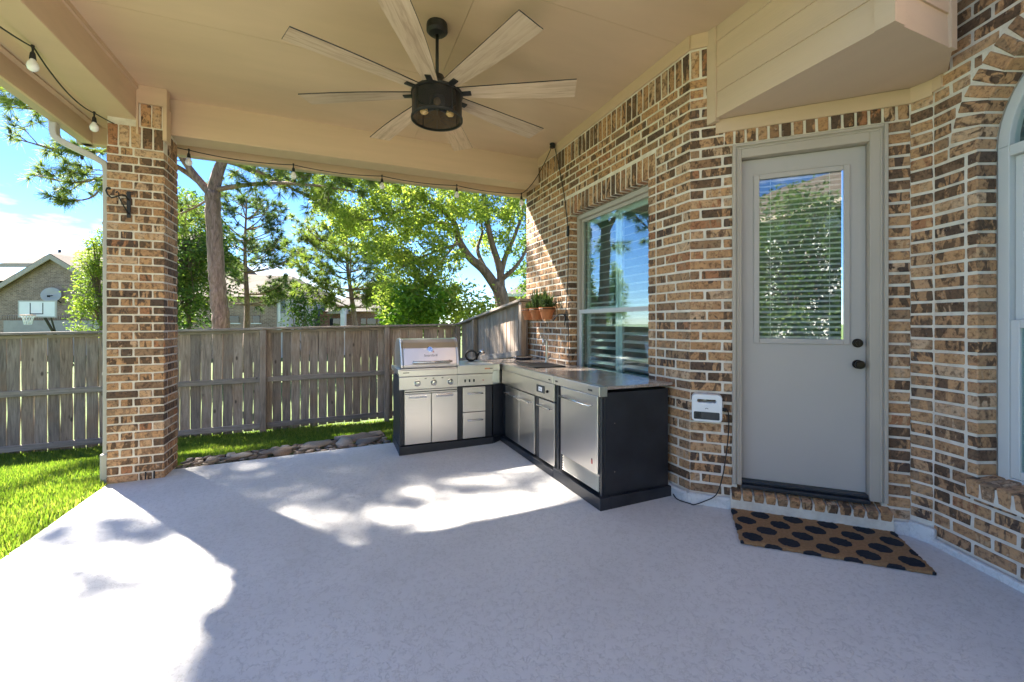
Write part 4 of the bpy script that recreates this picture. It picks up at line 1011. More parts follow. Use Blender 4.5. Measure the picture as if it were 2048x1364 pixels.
# ------------------------------------------------------------------ downspout, plant bracket
ds = thing('downspout', (-1.98, 5.15, -.12), 'beige metal downspout bending from the gutter down the column', 'downspout')
def rect_tube(pts, wx, wy):
    mb = MB(); n = len(pts)
    for (x, y, z, tx, tz) in pts:                   # t: in-plane normal (x, z)
        for a, b in ((-1, -1), (1, -1), (1, 1), (-1, 1)): mb.v.append((x + tx * wx * a, y + wy * b, z + tz * wx * a))
    for i in range(n - 1):
        for k in range(4): mb.f.append((4 * i + k, 4 * i + (k + 1) % 4, 4 * i + 4 + (k + 1) % 4, 4 * i + 4 + k))
    mb.f += [(3, 2, 1, 0), tuple(4 * n - 4 + k for k in range(4))]; return mb
dp = [(-2.345, 5.16, 3.20, 1, 0), (-2.345, 5.16, 3.11, 1, 0), (-2.335, 5.16, 3.07, .93, .37), (-2.30, 5.16, 3.035, .6, .8), (-2.22, 5.16, 2.995, .45, .89), (-2.06, 5.16, 2.92, .45, .89), (-1.99, 5.16, 2.875, .6, .8), (-1.974, 5.16, 2.83, .93, .37), (-1.968, 5.16, 2.76, 1, 0), (-1.968, 5.16, .16, 1, 0)]
rect_tube(dp, .026, .040).build('pipe', M['pipe'], ds, bevel=.008)
MB().box((-2.008, 5.10, -.14), (-1.93, 5.22, .17)).build('boot', M['pipe'], ds, bevel=.012)
for z in (2.3, .9): MB().box((-1.997, 5.117, z), (-1.93, 5.203, z + .025)).build('strap', M['pipe'], ds)
pb_ = thing('plant_bracket', (-1.75, CYF, 2.45), 'black wrought iron plant hook screwed to the brick column', 'bracket')
MB().box((-1.775, CYF - .018, 2.355), (-1.745, CYF - .008, 2.60)).build('back_plate', M['blackmetal'], pb_, bevel=.002)
mb = MB(); arm = [(-1.76, CYF - .02, 2.52), (-1.765, CYF - .08, 2.545), (-1.775, CYF - .14, 2.53), (-1.785, CYF - .19, 2.50), (-1.80, CYF - .24, 2.475), (-1.81, CYF - .28, 2.49), (-1.815, CYF - .295, 2.52), (-1.812, CYF - .285, 2.545), (-1.808, CYF - .265, 2.55)]
mb.tube(arm, .0065, 8); mb.tube([(-1.76, CYF - .02, 2.39), (-1.765, CYF - .06, 2.42), (-1.775, CYF - .12, 2.475), (-1.782, CYF - .16, 2.515)], .0055, 8)
mb.tube([(-1.78, CYF - .15, 2.515), (-1.782, CYF - .155, 2.545), (-1.786, CYF - .175, 2.55), (-1.788, CYF - .185, 2.535)], .005, 6)
mb.build('arm', M['blackmetal'], pb_, smooth=True)
MB().lathe([(.0, -.014), (.011, -.008), (.014, 0), (.011, .008), (0, .014)], (-1.808, CYF - .262, 2.55), 10).build('finial', M['blackmetal'], pb_, smooth=True)

# ------------------------------------------------------------------ terracotta pots on the wall
def leaf_blades(base, n, L, spread, w, droop, rng):
    V, F = [], []
    for _ in range(n):
        a = rng.uniform(0, 2 * math.pi); tilt = rng.uniform(.05, spread); l = L * rng.uniform(.55, 1)
        d_ = Vector((math.cos(a) * math.sin(tilt), math.sin(a) * math.sin(tilt), math.cos(tilt))); side = Vector((-math.sin(a), math.cos(a), 0)) * w * rng.uniform(.6, 1)
        p0 = base + Vector((rng.uniform(-.05, .05), rng.uniform(-.05, .05), 0)); pm = p0 + d_ * l * .55; p1 = p0 + d_ * l + Vector((0, 0, -droop * l * tilt)); b = len(V)
        V += [tuple(p0 - side * .4), tuple(p0 + side * .4), tuple(pm + side), tuple(p1), tuple(pm - side)]; F += [(b, b + 1, b + 2, b + 4), (b + 4, b + 2, b + 3)]
    return V, F
prng = random.Random(3)
for y, lab, hgt, spread, nb in ((5.27, 'terracotta wall pot nearest the fence, its herb mostly hidden', .16, .7, 40), (5.02, 'middle terracotta wall pot with an upright dark green plant', .34, .45, 110), (4.74, 'terracotta wall pot nearest the window with a spiky arching plant', .32, .95, 120)):
    pt = thing('potted_plant', (2.43, y, 1.43), lab, 'potted plant', 'clay pots hung on the brick wall')
    MB().lathe([(.0, 0), (.062, 0), (.088, .105), (.098, .108), (.102, .15), (.092, .15), (.085, .125), (0, .125)], (2.425, y, 1.43), 24).build('pot', M['terracotta'], pt, smooth=False)
    MB().lathe([(.0, .128), (.086, .126)], (2.425, y, 1.43), 16).build('soil', M['soil'], pt)
    V, F = leaf_blades(Vector((2.425, y, 1.555)), nb, hgt, spread, .008 if spread < .9 else .012, .5, prng)
    MB().add(V, F).build('foliage', M['leaf_herb'], pt)
    MB().tube([(2.53, y, 1.57), (2.49, y, 1.573)], .005, 6).lathe([(.104, 1.555), (.108, 1.56), (.104, 1.565), (.104, 1.555)], (2.425, y, 0), 20, close=True).build('ring_holder', M['blackmetal'], pt)
hk = thing('wall_hook', (2.52, 4.5, 1.45), 'small black curved hook on the brick beside the clay pots', 'hook')
MB().tube([(2.53, 4.46, 1.46), (2.50, 4.455, 1.49), (2.45, 4.47, 1.49), (2.41, 4.49, 1.455), (2.39, 4.51, 1.41)], .007, 8).build('hook_arm', M['blackmetal'], hk, smooth=True)
MB().box((2.522, 4.445, 1.41), (2.534, 4.475, 1.50)).build('back_plate', M['blackmetal'], hk)

# ------------------------------------------------------------------ white box by the door with its cable
wb_ = thing('wall_box', fD.p(.116, -.06, .65), 'white plastic box with carrying handle and dark panel, left of the door', 'appliance')
a0, a1, z0_, z1_ = .012, .220, .645, .85
mb = MB()
hz0, hz1, ha, hb = .788, .812, .05, .180
for A, B in (((a0, z0_), (a1, hz0)), ((a0, hz1), (a1, z1_)), ((a0, hz0), (ha, hz1)), ((hb, hz0), (a1, hz1))): mb.obox(fD, (A[0], -.085, A[1]), (B[0], -.008, B[1]))
# rounded outline through one polygon with a slot
def rr(x0, z0, x1, z1, r, n=6):
    P = []
    for cx, cz, s_ in ((x1 - r, z0 + r, -90), (x1 - r, z1 - r, 0), (x0 + r, z1 - r, 90), (x0 + r, z0 + r, 180)):
        for k in range(n + 1): P.append((cx + r * math.cos(R(s_ + 90 * k / n)), cz + r * math.sin(R(s_ + 90 * k / n))))
    return P
O = rr(a0, z0_, a1, z1_, .03); I = rr(ha, hz0, hb, hz1, .0119); n = len(O); mb = MB()
for d_ in (-.085, -.008):
    mb.v += [fD.p(x, d_, z) for x, z in O] + [fD.p(x, d_, z) for x, z in I]
for i in range(n):
    j = (i + 1) % n
    mb.f += [(i, j, n + j, n + i), (2 * n + i, 3 * n + i, 3 * n + j, 2 * n + j), (i, 2 * n + i, 2 * n + j, j), (n + i, n + j, 3 * n + j, 3 * n + i)]
mb.build('housing', M['whiteplastic'], wb_, bevel=.006)
fp_ = MB(); O2 = rr(a0 + .014, z0_ + .018, a1 - .018, z0_ + .075, .008); k = len(O2)
fp_.v = [fD.p(x, -.0865, z) for x, z in O2] + [fD.p(x, -.08, z) for x, z in O2]; fp_.f = [tuple(range(k))] + [(i, k + i, k + (i + 1) % k, (i + 1) % k) for i in range(k)]
fpo = fp_.build('front_panel', M['darkpanel'], wb_)
MB().lathe([(.022, 0), (.022, .003), (.017, .003), (.016, .0015), (0, .0015)], fD.p(a0 + .043, -.0866, z0_ + .047), 20, (-Q, -Q, 0)).build('dial', M['blackmetal'], fpo)
MB().tube([fD.p(.105, -.0862, .742), fD.p(.11, -.0862, .748), fD.p(.12, -.0862, .748), fD.p(.125, -.0862, .742)], .002, 5).build('emblem', M['darkpanel'], wb_)
cb = thing('power_cord', fD.p(.2, -.05, 0), 'thin black cord hanging from the white box to the patio floor', 'cord')
cp = [fD.p(.222, -.03, .735), fD.p(.245, -.028, .74), fD.p(.262, -.02, .72), fD.p(.268, -.018, .66), fD.p(.262, -.018, .52), fD.p(.245, -.018, .36), fD.p(.222, -.025, .22), fD.p(.18, -.05, .10), fD.p(.10, -.065, .045), fD.p(.03, -.075, .012), (2.50, 2.50, .008), (2.47, 2.60, .008), (2.50, 2.68, .02)]
sp = []
for i in range(len(cp) - 1):
    p0, p1, p2, p3 = (Vector(cp[max(0, min(len(cp) - 1, i + k))]) for k in (-1, 0, 1, 2))
    for k in range(5):
        t_ = k / 5; sp.append(.5 * ((2 * p1) + (p2 - p0) * t_ + (2 * p0 - 5 * p1 + 4 * p2 - p3) * t_ * t_ + (3 * p1 - p0 - 3 * p2 + p3) * t_ ** 3))
MB().tube(sp, .0042, 6).build('cord', M['rubber'], cb, smooth=True)
MB().obox(fD, (.222, -.045, .725), (.25, -.02, .75)).build('plug', M['rubber'], cb, bevel=.003)

# ------------------------------------------------------------------ doormat
P1, P2, P3, P4 = (Vector((*q, .0)) for q in ((2.837, 2.422), (3.585, 1.788), (3.139, 1.337), (2.386, 1.963)))
cen = (P1 + P2 + P3 + P4) / 4 + Vector((-.112, -.082, 0)); ex = Vector((math.cos(R(-43.5)), math.sin(R(-43.5)), 0)); wid, hei = .955, .53
mrot = math.atan2(ex.y, ex.x); nxm, nym = 60, 36; mb = MB(); mr = random.Random(5)
for j in range(nym + 1):
    for i in range(nxm + 1):
        ed = (i in (0, nxm)) or (j in (0, nym))
        mb.v.append(((i / nxm - .5) * wid + (mr.uniform(-.004, .004) if ed else 0), (j / nym - .5) * hei + (mr.uniform(-.004, .004) if ed else 0), .018 + mr.uniform(-.003, .003) - (.005 if ed else 0)))
for j in range(nym):
    for i in range(nxm): a = j * (nxm + 1) + i; mb.f.append((a, a + 1, a + nxm + 2, a + nxm + 1))
ring = [i for i in range(nxm + 1)] + [(j * (nxm + 1) + nxm) for j in range(1, nym + 1)] + [nym * (nxm + 1) + i for i in range(nxm - 1, -1, -1)] + [j * (nxm + 1) for j in range(nym - 1, 0, -1)]
b = len(mb.v)
for i in ring: mb.v.append((mb.v[i][0], mb.v[i][1], 0))
for k in range(len(ring)): kk = (k + 1) % len(ring); mb.f.append((ring[k], b + k, b + kk, ring[kk]))
mo = mb.build('doormat', M['mat']); mo.location = (cen.x, cen.y, .003); mo.rotation_euler = (0, 0, mrot)
tag(mo, 'brown coir doormat printed with black dots in front of the door', 'doormat')

# ------------------------------------------------------------------ wooden fences
FY0 = 8.60
ftop = lambda x: 1.325 + .0195 * x
fbot = lambda x: -.475 + .0165 * x
def board_mesh(w, h, mat, seed):
    r_ = random.Random(seed); bm = bmesh.new(); n = 6; V = []
    for i in range(n + 1):
        t_ = i / n; z = t_ * h; bow = .006 * math.sin(math.pi * t_) * r_.uniform(-1, 1); e0, e1 = r_.uniform(-.0025, .0025), r_.uniform(-.0025, .0025)
        V.append([bm.verts.new((-w / 2 + e0 + bow, 0, z)), bm.verts.new((w / 2 + e1 + bow, 0, z)), bm.verts.new((w / 2 + e1 + bow, .017, z)), bm.verts.new((-w / 2 + e0 + bow, .017, z))])
    for i in range(n):
        for k in range(4): bm.faces.new((V[i][k], V[i][(k + 1) % 4], V[i + 1][(k + 1) % 4], V[i + 1][k]))
    bm.faces.new(V[0][::-1]); bm.faces.new(V[n])
    m = bpy.data.meshes.new('board'); bm.to_mesh(m); bm.free(); m.materials.append(mat); return m
boards = [board_mesh(w, 1.77, M['fence'], i) for i, w in enumerate((.139, .136, .141, .134, .138, .137))]
fr_ = random.Random(11)
fence = thing('wood_fence', (-1, FY0, -.5), 'weathered grey wooden board fence running across the back of the lawn', 'fence')
x = -7.6; k = 0
while x < 2.34:
    link('board', boards[k % 6] if fr_.random() < .5 else fr_.choice(boards), fence, (x, FY0 + fr_.uniform(-.003, .003), fbot(x) + fr_.uniform(-.02, .015)), (0, fr_.uniform(-.004, .004), fr_.choice((0, 0, 0)) + fr_.uniform(-.02, .02)))
    x += fr_.uniform(.144, .152); k += 1
for p in (-7.4, -5.32, -3.24, -1.158, .922, 2.33):
    MB().box((p - .047, FY0 - .092, fbot(p) - .12), (p + .047, FY0 - .002, ftop(p) - .035)).build('post', M['fence'], fence, bevel=.006)
posts = [-7.4, -5.32, -3.24, -1.158, .922, 2.33]
for a, b in zip(posts[:-1], posts[1:]):
    for dz in (.85, .05):
        z0, z1 = fbot(a) + dz, fbot(b) + dz; a_, b_ = a + .049, b - .049
        MB().add([(a_, FY0 - .042, z0), (b_, FY0 - .042, z1), (b_, FY0 - .003, z1), (a_, FY0 - .003, z0), (a_, FY0 - .042, z0 + .088), (b_, FY0 - .042, z1 + .088), (b_, FY0 - .003, z1 + .088), (a_, FY0 - .003, z0 + .088)],
                 [(0, 3, 2, 1), (4, 5, 6, 7), (0, 1, 5, 4), (1, 2, 6, 5), (2, 3, 7, 6), (3, 0, 4, 7)]).build('rail', M['fencex'], fence, bevel=.005)
    z0, z1 = ftop(a), ftop(b); y0, y1 = FY0 - .105, FY0 + .05; j = fr_.uniform(-.006, .006)
    MB().add([(a + .002, y0, z0 - .034 + j), (b - .002, y0, z1 - .034 + j), (b - .002, y1, z1 - .034 + j), (a + .002, y1, z0 - .034 + j), (a + .002, y0, z0 + .004 + j), (b - .002, y0, z1 + .004 + j), (b - .002, y1, z1 + .004 + j), (a + .002, y1, z0 + .004 + j)],
             [(0, 3, 2, 1), (4, 5, 6, 7), (0, 1, 5, 4), (1, 2, 6, 5), (2, 3, 7, 6), (3, 0, 4, 7)]).build('cap_board', M['fencex'], fence, bevel=.006)
    MB().add([(a_, FY0 - .022, z0 - .085), (b_, FY0 - .022, z1 - .085), (b_, FY0 - .003, z1 - .085), (a_, FY0 - .003, z0 - .085), (a_, FY0 - .022, z0 - .04), (b_, FY0 - .022, z1 - .04), (b_, FY0 - .003, z1 - .04), (a_, FY0 - .003, z0 - .04)],
             [(0, 3, 2, 1), (4, 5, 6, 7), (0, 1, 5, 4), (1, 2, 6, 5), (2, 3, 7, 6), (3, 0, 4, 7)]).build('top_strip', M['fencex'], fence)
# side fence, climbing towards the house
fence2 = thing('wood_fence', (2.45, 7, -.4), 'weathered board fence sloping up beside the house behind the grill', 'fence')
ya_, yb_ = 5.46, 8.56
ft2 = lambda y: 1.725 - .345 * (y - ya_) / (yb_ - ya_)
fx2 = lambda y: 2.50 - .08 * (y - ya_) / (yb_ - ya_)
y = ya_ + .07; b2 = [board_mesh(.137, 1.9, M['fence'], 20 + i) for i in range(4)]
while y < yb_:
    link('board', fr_.choice(b2), fence2, (fx2(y), y, ft2(y) - .03 - 1.9), (0, 0, math.pi / 2 + fr_.uniform(-.02, .02))); y += fr_.uniform(.143, .148)
for p in (5.52, 7.58):
    MB().box((fx2(p) - .10, p - .045, -.5), (fx2(p) - .019, p + .045, ft2(p) - .035)).build('post', M['fence'], fence2, bevel=.006)
for z in (.95, .0):
    MB().add([(fx2(q) - dx, q, ft2(q) - 1.75 + z + dz) for q in (ya_ + .1, yb_ - .05) for dx, dz in ((.058, 0), (.019, 0), (.019, .088), (.058, .088))], [(0, 1, 5, 4), (1, 2, 6, 5), (2, 3, 7, 6), (3, 0, 4, 7), (0, 3, 2, 1), (4, 5, 6, 7)]).build('rail', M['fencey'], fence2, bevel=.005)
ym = 7.58
for a, b in ((ya_, ym), (ym, yb_ + .05)):
    MB().add([(fx2(q) + dx, q, ft2(q) + dz) for q in (a + .002, b - .002) for dx, dz in ((-.125, -.032), (.06, -.032), (.06, .005), (-.125, .005))], [(0, 4, 5, 1), (1, 5, 6, 2), (2, 6, 7, 3), (3, 7, 4, 0), (0, 1, 2, 3), (4, 7, 6, 5)]).build('cap_board', M['fencey'], fence2, bevel=.006)

# ------------------------------------------------------------------ stone border and edging
sb = thing('stone_border', (-.4, 5.6, -.15), 'strip of flat brown river stones along the back edge of the patio', 'stone border')
smesh = []
for i in range(9):
    bm = bmesh.new(); bmesh.ops.create_icosphere(bm, subdivisions=1, radius=1.0); r_ = random.Random(40 + i)
    ax_, ay_ = r_.uniform(.8, 1.25), r_.uniform(.6, .95)
    for v in bm.verts:
        q = r_.uniform(.82, 1.12); v.co = Vector((v.co.x * ax_ * q, v.co.y * ay_ * q, v.co.z * .27 * r_.uniform(.8, 1.1)))
    m = bpy.data.meshes.new('stone'); bm.to_mesh(m); bm.free(); m.materials.append(M['stone']); m.polygons.foreach_set('use_smooth', [True] * len(m.polygons)); smesh.append(m)
def border_w(x): return .34 + .75 * sstep(-1.5, .7, x) + .05 * math.sin(3 * x)
r_ = random.Random(8); placed = []
tries = 0
while len(placed) < 260 and tries < 14000:
    tries += 1
    x = r_.uniform(-1.48, .62); s_ = r_.choice((.05, .06, .075, .09, .12, .15)) if len(placed) < 95 else r_.choice((.035, .045, .055))
    y = PATIO_Y1 + .03 + s_ * .6 + r_.random() * (border_w(x) - s_)
    if any((x - a) ** 2 + (y - b) ** 2 < (.78 * (s_ + c)) ** 2 for a, b, c in placed): continue
    placed.append((x, y, s_))
    o = link('stone', r_.choice(smesh), sb, (x, y, ground_z(x, y) + .045 + s_ * .15), (r_.uniform(-.15, .15), r_.uniform(-.15, .15), r_.uniform(0, 6.28))); o.scale = (s_, s_, s_)
for x, y, s_ in ((-.62, 5.52, .17), (-.2, 5.66, .2), (.28, 5.95, .22), (.36, 5.56, .16), (.5, 6.15, .18), (-.95, 5.45, .13)):
    o = link('flagstone', r_.choice(smesh), sb, (x, y, ground_z(x, y) + .075), (r_.uniform(-.05, .05), r_.uniform(-.05, .05), r_.uniform(0, 6.28))); o.scale = (s_ * 1.2, s_, s_ * .45)
mb = MB()
for i in range(900):
    x = r_.uniform(-1.5, .65); y = PATIO_Y1 + .01 + r_.random() * border_w(x); s_ = r_.uniform(.012, .025); m = r_.choice(smesh); T = Matrix.LocRotScale((x, y, ground_z(x, y) + .02), __import__('mathutils').Euler((0, 0, r_.uniform(0, 6))), (s_, s_, s_))
    mb.add([T @ v.co for v in m.vertices], [tuple(f.vertices) for f in m.polygons])
tag(mb.build('gravel', M['stone'], sb), kind='stuff')
mb = MB(); pts = [(-1.5 + .09 * i, PATIO_Y1 + border_w(-1.5 + .09 * i) + .03) for i in range(25)]
for (x0, y0), (x1, y1) in zip(pts[:-1], pts[1:]):
    z0, z1 = ground_z(x0, y0), ground_z(x1, y1)
    mb.add([(x0, y0, z0 - .05), (x1, y1, z1 - .05), (x1, y1, z1 + .055), (x0, y0, z0 + .055), (x0, y0 + .012, z0 - .05), (x1, y1 + .012, z1 - .05), (x1, y1 + .012, z1 + .055), (x0, y0 + .012, z0 + .055)], [(0, 1, 2, 3), (4, 7, 6, 5), (3, 2, 6, 7)])
mb.build('edging', M['rubber'], sb)

# ------------------------------------------------------------------ grass
def blades(n, xr, yr, keep, Lr, w):
    x = RNG.uniform(*xr, n); y = RNG.uniform(*yr, n); k = keep(x, y); x, y = x[k], y[k]; n = len(x)
    z = np.array([ground_z(a, b) for a, b in zip(x, y)])
    a = RNG.uniform(0, 2 * np.pi, n); tl = RNG.uniform(.1, .75, n); L = RNG.uniform(*Lr, n) * (.75 + .5 * (np.sin(x * 3.1) * np.sin(y * 2.7) * .5 + .5))
    d = np.stack([np.cos(a) * np.sin(tl), np.sin(a) * np.sin(tl), np.cos(tl)], 1); s = np.stack([-np.sin(a), np.cos(a), np.zeros(n)], 1) * w
    p = np.stack([x, y, z - .005], 1); m = p + d * (L * .55)[:, None]; t_ = p + d * L[:, None]; t_[:, 2] -= L * .12 * tl
    V = np.stack([p - s, p + s, m + s * .8, t_, m - s * .8], 1).reshape(-1, 3)
    b = np.arange(n)[:, None] * 5
    F = np.concatenate([b + np.array([[0, 1, 2]]), b + np.array([[0, 2, 4]]), b + np.array([[4, 2, 3]])])
    return V, F
def off_patio(x, y):
    bw = np.array([border_w(q) for q in x])
    return ~((x > -1.935 + .03 * np.sin(y * 41) * np.sin(y * 17)) & (y < PATIO_Y1 + .01)) & ~((x > -1.5) & (x < .64) & (y < PATIO_Y1 + bw + .02)) & ~((x > .6) & (y < 5.5)) & (y < 8.75)
Vs, Fs, o_ = [], [], 0
for args in ((30000, (-3.6, -1.90), (2.3, 5.2), off_patio, (.05, .095), .0042), (46000, (-4.6, -1.5), (5.0, 8.7), off_patio, (.045, .09), .005), (40000, (-1.6, 2.4), (5.4, 8.7), off_patio, (.04, .08), .005), (14000, (-8, -4.4), (5, 8.7), off_patio, (.05, .09), .008)):
    V, F = blades(*args); Vs.append(V); Fs.append(F + o_); o_ += len(V)
go = link('grass', tri_mesh('grass', np.concatenate(Vs), np.concatenate(Fs), M['grass'])); tag(go, 'short bright green lawn grass', 'grass', kind='stuff')

# ------------------------------------------------------------------ trees
def needle_mesh(name, pos, dirs, n, L, w, mat, spread=1.0):
    T = len(pos); P = np.repeat(np.array(pos), n, 0); D = np.repeat(np.array(dirs), n, 0)
    d = D * .75 + RNG.normal(0, .62 * spread, (T * n, 3)); d /= np.linalg.norm(d, axis=1)[:, None]
    l = RNG.uniform(.6, 1.05, T * n) * L; s = np.cross(d, RNG.normal(0, 1, (T * n, 3))); s /= np.linalg.norm(s, axis=1)[:, None]; s *= w / 2
    tip = P + d * l[:, None]; tip[:, 2] -= l * .10
    V = np.stack([P - s, P + s, tip + s * .4, tip - s * .4], 1).reshape(-1, 3); b = np.arange(T * n)[:, None] * 4
    return tri_mesh(name, V, b + np.array([[0, 1, 2, 3]]), mat)
def leaf_mesh(name, cen, rad, n, size, mat, droop=.3, flat=.75, ratio=.45):
    T = len(cen); C_ = np.repeat(np.array(cen), n, 0); rr_ = np.repeat(np.array(rad), n)
    q = RNG.normal(0, 1, (T * n, 3)); q /= np.linalg.norm(q, axis=1)[:, None]; q *= (RNG.uniform(0, 1, T * n) ** .45 * rr_)[:, None]; q[:, 2] *= flat
    P = C_ + q; d = RNG.normal(0, 1, (T * n, 3)); d[:, 2] = d[:, 2] * .5 - droop; d /= np.linalg.norm(d, axis=1)[:, None]
    s = np.cross(d, RNG.normal(0, 1, (T * n, 3))); s /= np.linalg.norm(s, axis=1)[:, None]
    l = size * RNG.uniform(.6, 1.2, T * n); d *= l[:, None]; s *= (l * ratio * .5)[:, None]
    V = np.stack([P - d * .5, P + s, P + d * .5, P - s], 1).reshape(-1, 3); b = np.arange(T * n)[:, None] * 4
    return tri_mesh(name, V, b + np.array([[0, 1, 2, 3]]), mat)
def smooth_path(pts, n=5):
    out = []
    for i in range(len(pts) - 1):
        p0, p1, p2, p3 = (Vector(pts[max(0, min(len(pts) - 1, i + k))]) for k in (-1, 0, 1, 2))
        for k in range(n):
            t_ = k / n; out.append(.5 * ((2 * p1) + (p2 - p0) * t_ + (2 * p0 - 5 * p1 + 4 * p2 - p3) * t_ * t_ + (3 * p1 - p0 - 3 * p2 + p3) * t_ ** 3))
    out.append(Vector(pts[-1])); return out
def limb(mb, pts, r0, r1, seg=7, n=5, rough=0.0, rg=None):
    P = smooth_path(pts, n); m = len(P) - 1
    if rough and rg: P = [p + Vector((rg.uniform(-1, 1), rg.uniform(-1, 1), rg.uniform(-1, 1))) * rough for p in P]
    mb.tube(P, [r0 + (r1 - r0) * i / m for i in range(m + 1)], seg); return P
def rnd_dir(rg, base, spread):
    d = Vector(base).normalized() + Vector((rg.gauss(0, 1), rg.gauss(0, 1), rg.gauss(0, 1))) * spread; return d.normalized()
def twigs(mb, P, rg, step, length, r, start, tuf, upb=.15, sub=2, spread=.75, gap=.16):
    """side twigs with needle or leaf positions along a limb"""
    acc = 0; L = sum((P[i + 1] - P[i]).length for i in range(len(P) - 1)); run = 0
    for i in range(len(P) - 1):
        seg = P[i + 1] - P[i]; run += seg.length; acc += seg.length
        if run < L * start: acc = 0; continue
        while acc > step:
            acc -= step
            d = rnd_dir(rg, seg, spread); d.z = d.z * .6 + upb; d.normalize(); l = length * rg.uniform(.5, 1.1) * (1.15 - .4 * run / L)
            a = P[i]; m = a + d * l * .5 + Vector((0, 0, -.02 * l)); e = a + d * l + Vector((0, 0, upb * .3 * l))
            mb.tube([a, m, e], [r, r * .7, r * .35], 4, cap=False)
            tuf.append((e, d)); q = gap
            while q < l * .6: tuf.append((e.lerp(a, q / l), rnd_dir(rg, d, .5))); q += gap
            for _ in range(sub):
                d2 = rnd_dir(rg, d, .7); l2 = l * rg.uniform(.35, .6); b_ = a.lerp(e, rg.uniform(.3, .85)); e2 = b_ + d2 * l2
                mb.tube([b_, e2], [r * .6, r * .3], 4, cap=False); tuf.append((e2, d2))
                if l2 > .3: tuf.append((b_.lerp(e2, .6), d2))
    if len(P) > 1: tuf.append((P[-1], (P[-1] - P[-2]).normalized()))

# near pine, two metres beyond the fence
rg = random.Random(21)
pine = thing('pine_tree', at(443, 720, 9.5), 'tall pine with a forked reddish trunk right behind the fence', 'tree')
mb = MB(); tuf = []
Yp = 9.5
trunk = [at(446, 760, Yp), at(443, 655, Yp), at(437, 590, Yp), at(430, 500, Yp), at(425, 385, Yp)]
P = limb(mb, trunk, .178, .148, 14, 10, .011, rg)
lead = [at(425, 390, Yp), at(436, 345, Yp), at(452, 300, Yp), at(462, 220, Yp + .1), at(470, 90, Yp + .2), at(462, -120, Yp + .2)]
PL = limb(mb, lead, .135, .03, 9, 7)
limbs = [
 ([at(425, 392, Yp), at(385, 345, Yp), at(345, 285, Yp - .2), at(300, 200, Yp - .4), at(250, 120, Yp - .6)], .10),
 ([at(424, 388, Yp), at(380, 350, Yp + .2), at(330, 322, Yp), at(250, 300, Yp - .5), at(150, 305, Yp - .9), at(40, 280, Yp - 1.2)], .075),
 ([at(430, 380, Yp), at(490, 370, Yp - .2), at(560, 366, Yp - .5), at(640, 372, Yp - .8), at(720, 385, Yp - 1.0)], .06),
 ([at(300, 312, Yp - .3), at(230, 345, Yp - .6), at(150, 365, Yp - .9), at(70, 350, Yp - 1.0)], .03),
 ([at(445, 320, Yp), at(520, 345, Yp + .3), at(600, 385, Yp + .5), at(660, 420, Yp + .6)], .05),
 ([at(455, 290, Yp), at(540, 300, Yp - .7), at(640, 330, Yp - 1.3), at(740, 360, Yp - 1.7)], .05),
 ([at(415, 400, Yp), at(380, 420, Yp + .4), at(350, 430, Yp + .8)], .03),
 ([at(250, 300, Yp - .5), at(200, 260, Yp - .8), at(120, 225, Yp - 1.1), at(20, 215, Yp - 1.3)], .035),
 ([at(240, 305, Yp - .5), at(190, 390, Yp - .8), at(130, 400, Yp - 1)], .022),
]
for pts, r0 in limbs:
    Pk = limb(mb, pts, r0, .012, 6, 5); twigs(mb, Pk, rg, .16, .62, .011, .30, tuf, upb=.12)
for k in range(36):                                # crown above the eaves
    i = rg.randrange(len(PL) // 3, len(PL)); a = PL[i]; an = rg.uniform(0, 6.28); l = rg.uniform(1.6, 3.6) * (1.15 - .5 * i / len(PL))
    e = a + Vector((math.cos(an) * l, math.sin(an) * l, rg.uniform(.1, .9))); Pk = limb(mb, [a, a.lerp(e, .5) + Vector((0, 0, -.12)), e], .04, .012, 5, 4); twigs(mb, Pk, rg, .24, .65, .010, .30, tuf, upb=.15, sub=2)
for k in range(10):  # long boughs above the view, added to thin the sun on the patio
    i = rg.randrange(int(len(PL) * .62), len(PL)); a = PL[i]; an = rg.uniform(2.7, 3.7); l = rg.uniform(3.0, 5.2)
    e = a + Vector((math.cos(an) * l, math.sin(an) * l, rg.uniform(-.2, .8))); Pk = limb(mb, [a, a.lerp(e, .5) + Vector((0, 0, -.1)), e], .04, .012, 5, 6); twigs(mb, Pk, rg, .26, .8, .010, .30, tuf, upb=.12, sub=2)
for k in range(19):                                # boughs added to the left, out of view, to dapple the sunlit patio
    i = rg.randrange(len(PL) // 3, len(PL)); a = PL[i]; an = rg.uniform(2.3, 4.2); l = rg.uniform(2.6, 4.6) * (1.15 - .45 * i / len(PL))
    e = a + Vector((math.cos(an) * l, math.sin(an) * l, rg.uniform(.2, 1.2))); Pk = limb(mb, [a, a.lerp(e, .5) + Vector((0, 0, -.15)), e], .04, .012, 5, 5); twigs(mb, Pk, rg, .27, .7, .010, .30, tuf, upb=.15, sub=2)
mb.build('trunk', M['bark_pine'], pine, smooth=True)
link('crown', needle_mesh('crown', [t_[0][:] for t_ in tuf], [t_[1][:] for t_ in tuf], 52, .215, .0095, M['needle']), pine)
cone_m = MB().lathe([(0, -.05), (.016, -.045), (.027, -.02), (.028, 0), (.022, .025), (.010, .045), (0, .05)], (0, 0, 0), 8).mesh('pine_cone', M['cone'])
for k in range(16):
    q = rg.choice(tuf[:420])[0]; link('pine_cone', cone_m, pine, q - Vector((0, 0, .05)), (rg.uniform(-.5, .5), rg.uniform(-.5, .5), 0))

